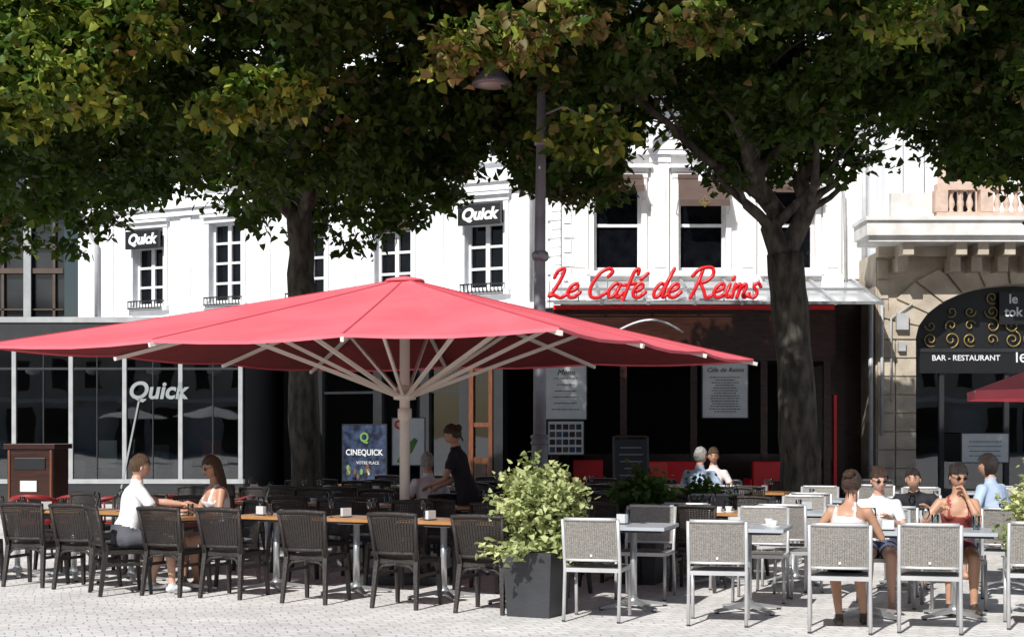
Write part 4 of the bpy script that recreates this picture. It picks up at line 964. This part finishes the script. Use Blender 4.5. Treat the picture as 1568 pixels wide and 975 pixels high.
def person(name,loc,yaw,seated=True,s=1.,fem=False,lean=5,twist=0,hands=None,head=(0,0),skin=0,hair=HB,hstyle='short',glasses=False,
           top=CW,bottom=CG,topkind='tee',botlen=.75,shoe=None,legs=None,palm=0.4,tilt=0):
    sk=SK[skin]
    pel=Vector((0,0,.56/ s if seated else .93))
    ln=R(lean); d=Vector((math.sin(R(tilt)),math.sin(ln),math.cos(ln))).normalized(); TW_=Matrix.Rotation(R(twist),3,'Z'); X=TW_@Vector((1,0,0)); Fw=TW_@Vector((0,1,0))
    sh=.158 if fem else .185
    prof=[(-.10,.12,.10),(-.03,.172 if fem else .165,.125),(.06,.165 if fem else .155,.12),(.18,.118 if fem else .14,.10),(.30,.135 if fem else .16,.115),(.40,.150 if fem else .175,.115),(.465,.135 if fem else .16,.09),(.505,.075,.065),(.54,.052,.054),(.62,.050,.054)]
    segs=[]
    mb=MB(); dummy=sk
    bend=lambda k: pel+d*k+Fw*(.03*math.sin(max(k,0)*5))
    tor=[bend(k) for k,_,_ in prof]
    mb.tube(tor,[p[1] for p in prof],dummy,20,ry=[p[2] for p in prof],side=X)
    for i in range(len(tor)-1): segs.append((tor[i],tor[i+1],(prof[i][1]+prof[i][2])/2,(prof[i+1][1]+prof[i+1][2])/2,'pelvis' if i<2 else('neck' if i>=8 else ('yoke' if i>=6 else 'torso'))))
    if fem:
        for sx in(-1,1): mb.ell(bend(.34)+X*sx*.07+Fw*.085,(.058,.05,.055),dummy,12,8)
    S_=[bend(.45)+X*sx*sh for sx in(-1,1)]
    hands=hands or [(-.2,.35,.78),(.2,.35,.78)]
    HH=[]
    for i,sx in enumerate((-1,1)):
        h=Vector(hands[i])/s; el,w=ik(S_[i],h,.285,.25,(sx*.6,-.5,-.7))
        f_=.88 if fem else 1
        chain=[(bend(.44)+X*sx*.08,.055*f_),(S_[i],.057*f_),(S_[i].lerp(el,.45),.050*f_),(el,.038*f_),(el.lerp(w,.3),.042*f_),(w,.026*f_)]
        mb.tube([c[0] for c in chain],[c[1] for c in chain],dummy,12,round_=True)
        segs.append((S_[i],el,.055*f_,.04*f_,'uarm')); segs.append((el,w,.04*f_,.026*f_,'farm')); HH.append((w,(w-el).normalized(),sx))
    if legs is None:
        legs=[((-.10,.44,.50),(-.11,.40,.09)),((.10,.44,.50),(.11,.42,.09))] if seated else [((-.09,.03,.50),(-.10,0,.09)),((.09,.03,.50),(.10,0,.09))]
    for i,sx in enumerate((-1,1)):
        kn=Vector(legs[i][0])/s if seated else Vector(legs[i][0]); an=Vector(legs[i][1]); 
        hp=pel+X*sx*.09+Vector((0,.02 if seated else 0,-.02))
        mb.tube([hp,hp.lerp(kn,.5),kn],[.092,.078,.056],dummy,14,round_=True)
        mb.tube([kn,kn.lerp(an,.3)+Vector((0,-.012,0)),kn.lerp(an,.65),an],[.056,.056,.043,.034],dummy,12,round_=True)
        toe=an+Vector((sx*.03,.16,-.055)); mb.tube([an+Vector((0,-.03,-.05)),an+Vector((0,.02,-.045)),an+Vector((sx*.015,.09,-.055)),toe],[.033,.038,.04,.028],dummy,10,ry=[.03,.04,.027,.018],side=(1,0,0),round_=True)
        segs+= [(hp,kn,.09,.056,'thigh'),(kn,an,.056,.034,'shin'),(an,toe,.036,.025,'foot')]
    me=mb.mesh('tmp'); ob_=bpy.data.objects.new('tmp',me); COL.objects.link(ob_)
    r=ob_.modifiers.new('r','REMESH'); r.mode='VOXEL'; r.voxel_size=.014
    sm_=ob_.modifiers.new('s','SMOOTH'); sm_.factor=.5; sm_.iterations=6
    dg=bpy.context.evaluated_depsgraph_get(); me2=bpy.data.meshes.new_from_object(ob_.evaluated_get(dg)); bpy.data.objects.remove(ob_)
    nv=len(me2.vertices); co_=np.empty(nv*3); me2.vertices.foreach_get('co',co_); co_=co_.reshape(-1,3)
    D=[];TT=[]
    for a,b,ra,rb_,l in segs:
        a_=np.array(a);ab=np.array(b)-a_; t=np.clip(((co_-a_)@ab)/(ab@ab),0,1); D.append(np.linalg.norm(co_-(a_+t[:,None]*ab),axis=1)-(ra+(rb_-ra)*t)); TT.append(t)
    D=np.array(D);TT=np.array(TT); ix=D.argmin(0); tv=TT[ix,np.arange(nv)]; lab=np.array([x[4] for x in segs])[ix]
    kind=np.zeros(nv,int)
    dv=np.array(d); hh=(co_-np.array(pel))@dv
    kind[lab=='torso']=1; kind[lab=='pelvis']=2; 
    if topkind=='tee': kind[(lab=='yoke')]=1; kind[(lab=='yoke')&(hh>.535)]=0; kind[(lab=='uarm')&(tv<.62)]=1
    if topkind=='long': kind[(lab=='yoke')]=1; kind[(lab=='uarm')]=1; kind[(lab=='farm')&(tv<.9)]=1
    if topkind=='tank':
        kind[(hh>.37)&(lab!='thigh')]=0
        lx=np.abs((co_-np.array(pel))@np.array(X)); kind[(lab!='uarm')&(lab!='farm')&(lab!='neck')&(hh>.3)&(hh<.53)&(lx>.065)&(lx<.10)]=1
        kind[(lab=='uarm')]=0
    kind[(lab=='thigh')&(tv<botlen)]=2
    if botlen>=1: kind[(lab=='shin')&(tv<(botlen-1))]=2
    if shoe is not None: kind[(lab=='foot')]=3
    nr=np.empty(nv*3); me2.vertices.foreach_get('normal',nr); nr=nr.reshape(-1,3)
    wv=np.array([[noise.noise(Vector(c_)*9) for c_ in co_]])[0]
    off=np.where(kind==0,0,np.where(kind==3,.006,.010+.009*wv)); co_=co_+nr*off[:,None]
    me2.vertices.foreach_set('co',co_.ravel()); me2.materials.clear()
    for m_ in(sk,top,bottom,shoe or SHOE): me2.materials.append(m_)
    mi=np.array([int(np.bincount(kind[list(p.vertices)],minlength=4).argmax()) for p in me2.polygons],dtype=np.int32)
    me2.polygons.foreach_set('material_index',mi); me2.polygons.foreach_set('use_smooth',np.ones(len(me2.polygons),bool)); me2.update()
    e=empty(name,(loc[0],loc[1],loc[2] if len(loc)>2 else 0),yaw); e.scale=(s,s,s)
    o=bpy.data.objects.new('body',me2); COL.objects.link(o); o.parent=e
    hm=MB()
    for w_,dd,sx in HH: hand(hm,w_,dd,Vector((0,0,1)) if abs(dd.z)<.8 else Vector((sx*1.,0,0)),sk,sx,palm)
    hb=bend(.62)
    HM=Matrix.Rotation(R(head[0]),3,'Z')@Matrix.Rotation(R(head[1]),3,'X')
    headmesh(hm,tuple(hb+Vector((0,.015,.08))+Fw*.01),HM,sk,hair,hstyle,glasses,.99)
    hm.obj('head_and_hands',e); return e

person('seated_man',(-3.84,14.87),R(-62),s=1.,lean=12,hands=[(-.05,.62,.86),(.18,.5,.80)],head=(5,-8),hair=HL,top=CW,bottom=CG,botlen=.8,shoe=SHW,legs=[((-.12,.43,.52),(-.1,.30,.09)),((.16,.42,.52),(.22,.42,.09))])
person('seated_woman',(-2.97,15.58),R(125),s=.97,fem=True,lean=12,hands=[(-.1,.36,.84),(.14,.40,.82)],head=(-5,-14),hair=HL,hstyle='long',glasses=True,top=CW,bottom=CD,topkind='tank',skin=1,legs=[((-.1,.43,.51),(-.05,.35,.09)),((.1,.43,.51),(.12,.42,.09))])
person('standing_waitress',(-.5,17.3),R(75),seated=False,s=.97,fem=True,lean=16,hands=[(-.1,.42,.98),(.16,.40,.95)],head=(10,-22),hair=HB,hstyle='updo',top=CB,bottom=CB,botlen=2,shoe=SHOE,skin=1)
person('seated_grey_haired_man',(-.93,17.7),R(35),s=.97,lean=10,head=(-25,-5),hair=HG,top=CW,bottom=CG,botlen=1.9,shoe=SHOE,skin=0)
place(WC,'wicker_chair',(-.93,17.7,0),R(35))
person('seated_woman',(2.7,12.2),R(-14),s=.93,fem=True,lean=24,tilt=5,hands=[(-.16,.44,.80),(.18,.42,.80)],head=(-15,-12),hair=HB,hstyle='bun',top=CPK,bottom=CB,topkind='tank',botlen=.45,skin=1,shoe=SHOE,legs=[((-.1,.42,.5),(-.05,.18,.09)),((.1,.42,.5),(.16,.30,.09))])
person('seated_woman',(3.36,13.78),R(168),s=.93,fem=True,lean=24,hands=[(-.1,.42,.82),(.12,.42,.82)],head=(15,-12),hair=HB,hstyle='bun',glasses=True,top=CW,bottom=CD,skin=0,botlen=.7)
person('seated_woman',(3.98,13.5),R(172),s=.95,fem=True,lean=17,hands=[(-.06,.30,1.02),(.2,.36,.90)],head=(14,-14),hair=HD,hstyle='updo',glasses=True,top=CR,bottom=CBK,topkind='tank',skin=1,botlen=.6,shoe=SHOE,palm=.9)
person('seated_man',(4.35,15.9),R(150),s=.95,lean=38,hands=[(-.2,.46,.80),(.2,.46,.80)],head=(10,0),hair=HD,top=CB,bottom=CB,skin=1,botlen=1.8)
person('seated_man',(5.22,16.0),R(40),s=.97,lean=14,head=(20,0),hair=HD,hstyle='curly',top=CBL,bottom=CG,skin=1,botlen=1.8,topkind='long')
person('seated_man',(2.55,20.6),R(-30),s=1.,lean=6,head=(-20,0),hair=HG,top=CBL,bottom=CG,skin=0,botlen=1.8)
person('seated_woman',(2.95,21.9),R(165),s=.98,fem=True,lean=8,head=(10,-5),hair=HL,hstyle='updo',top=CPK,bottom=CBK,skin=1,botlen=1.8)
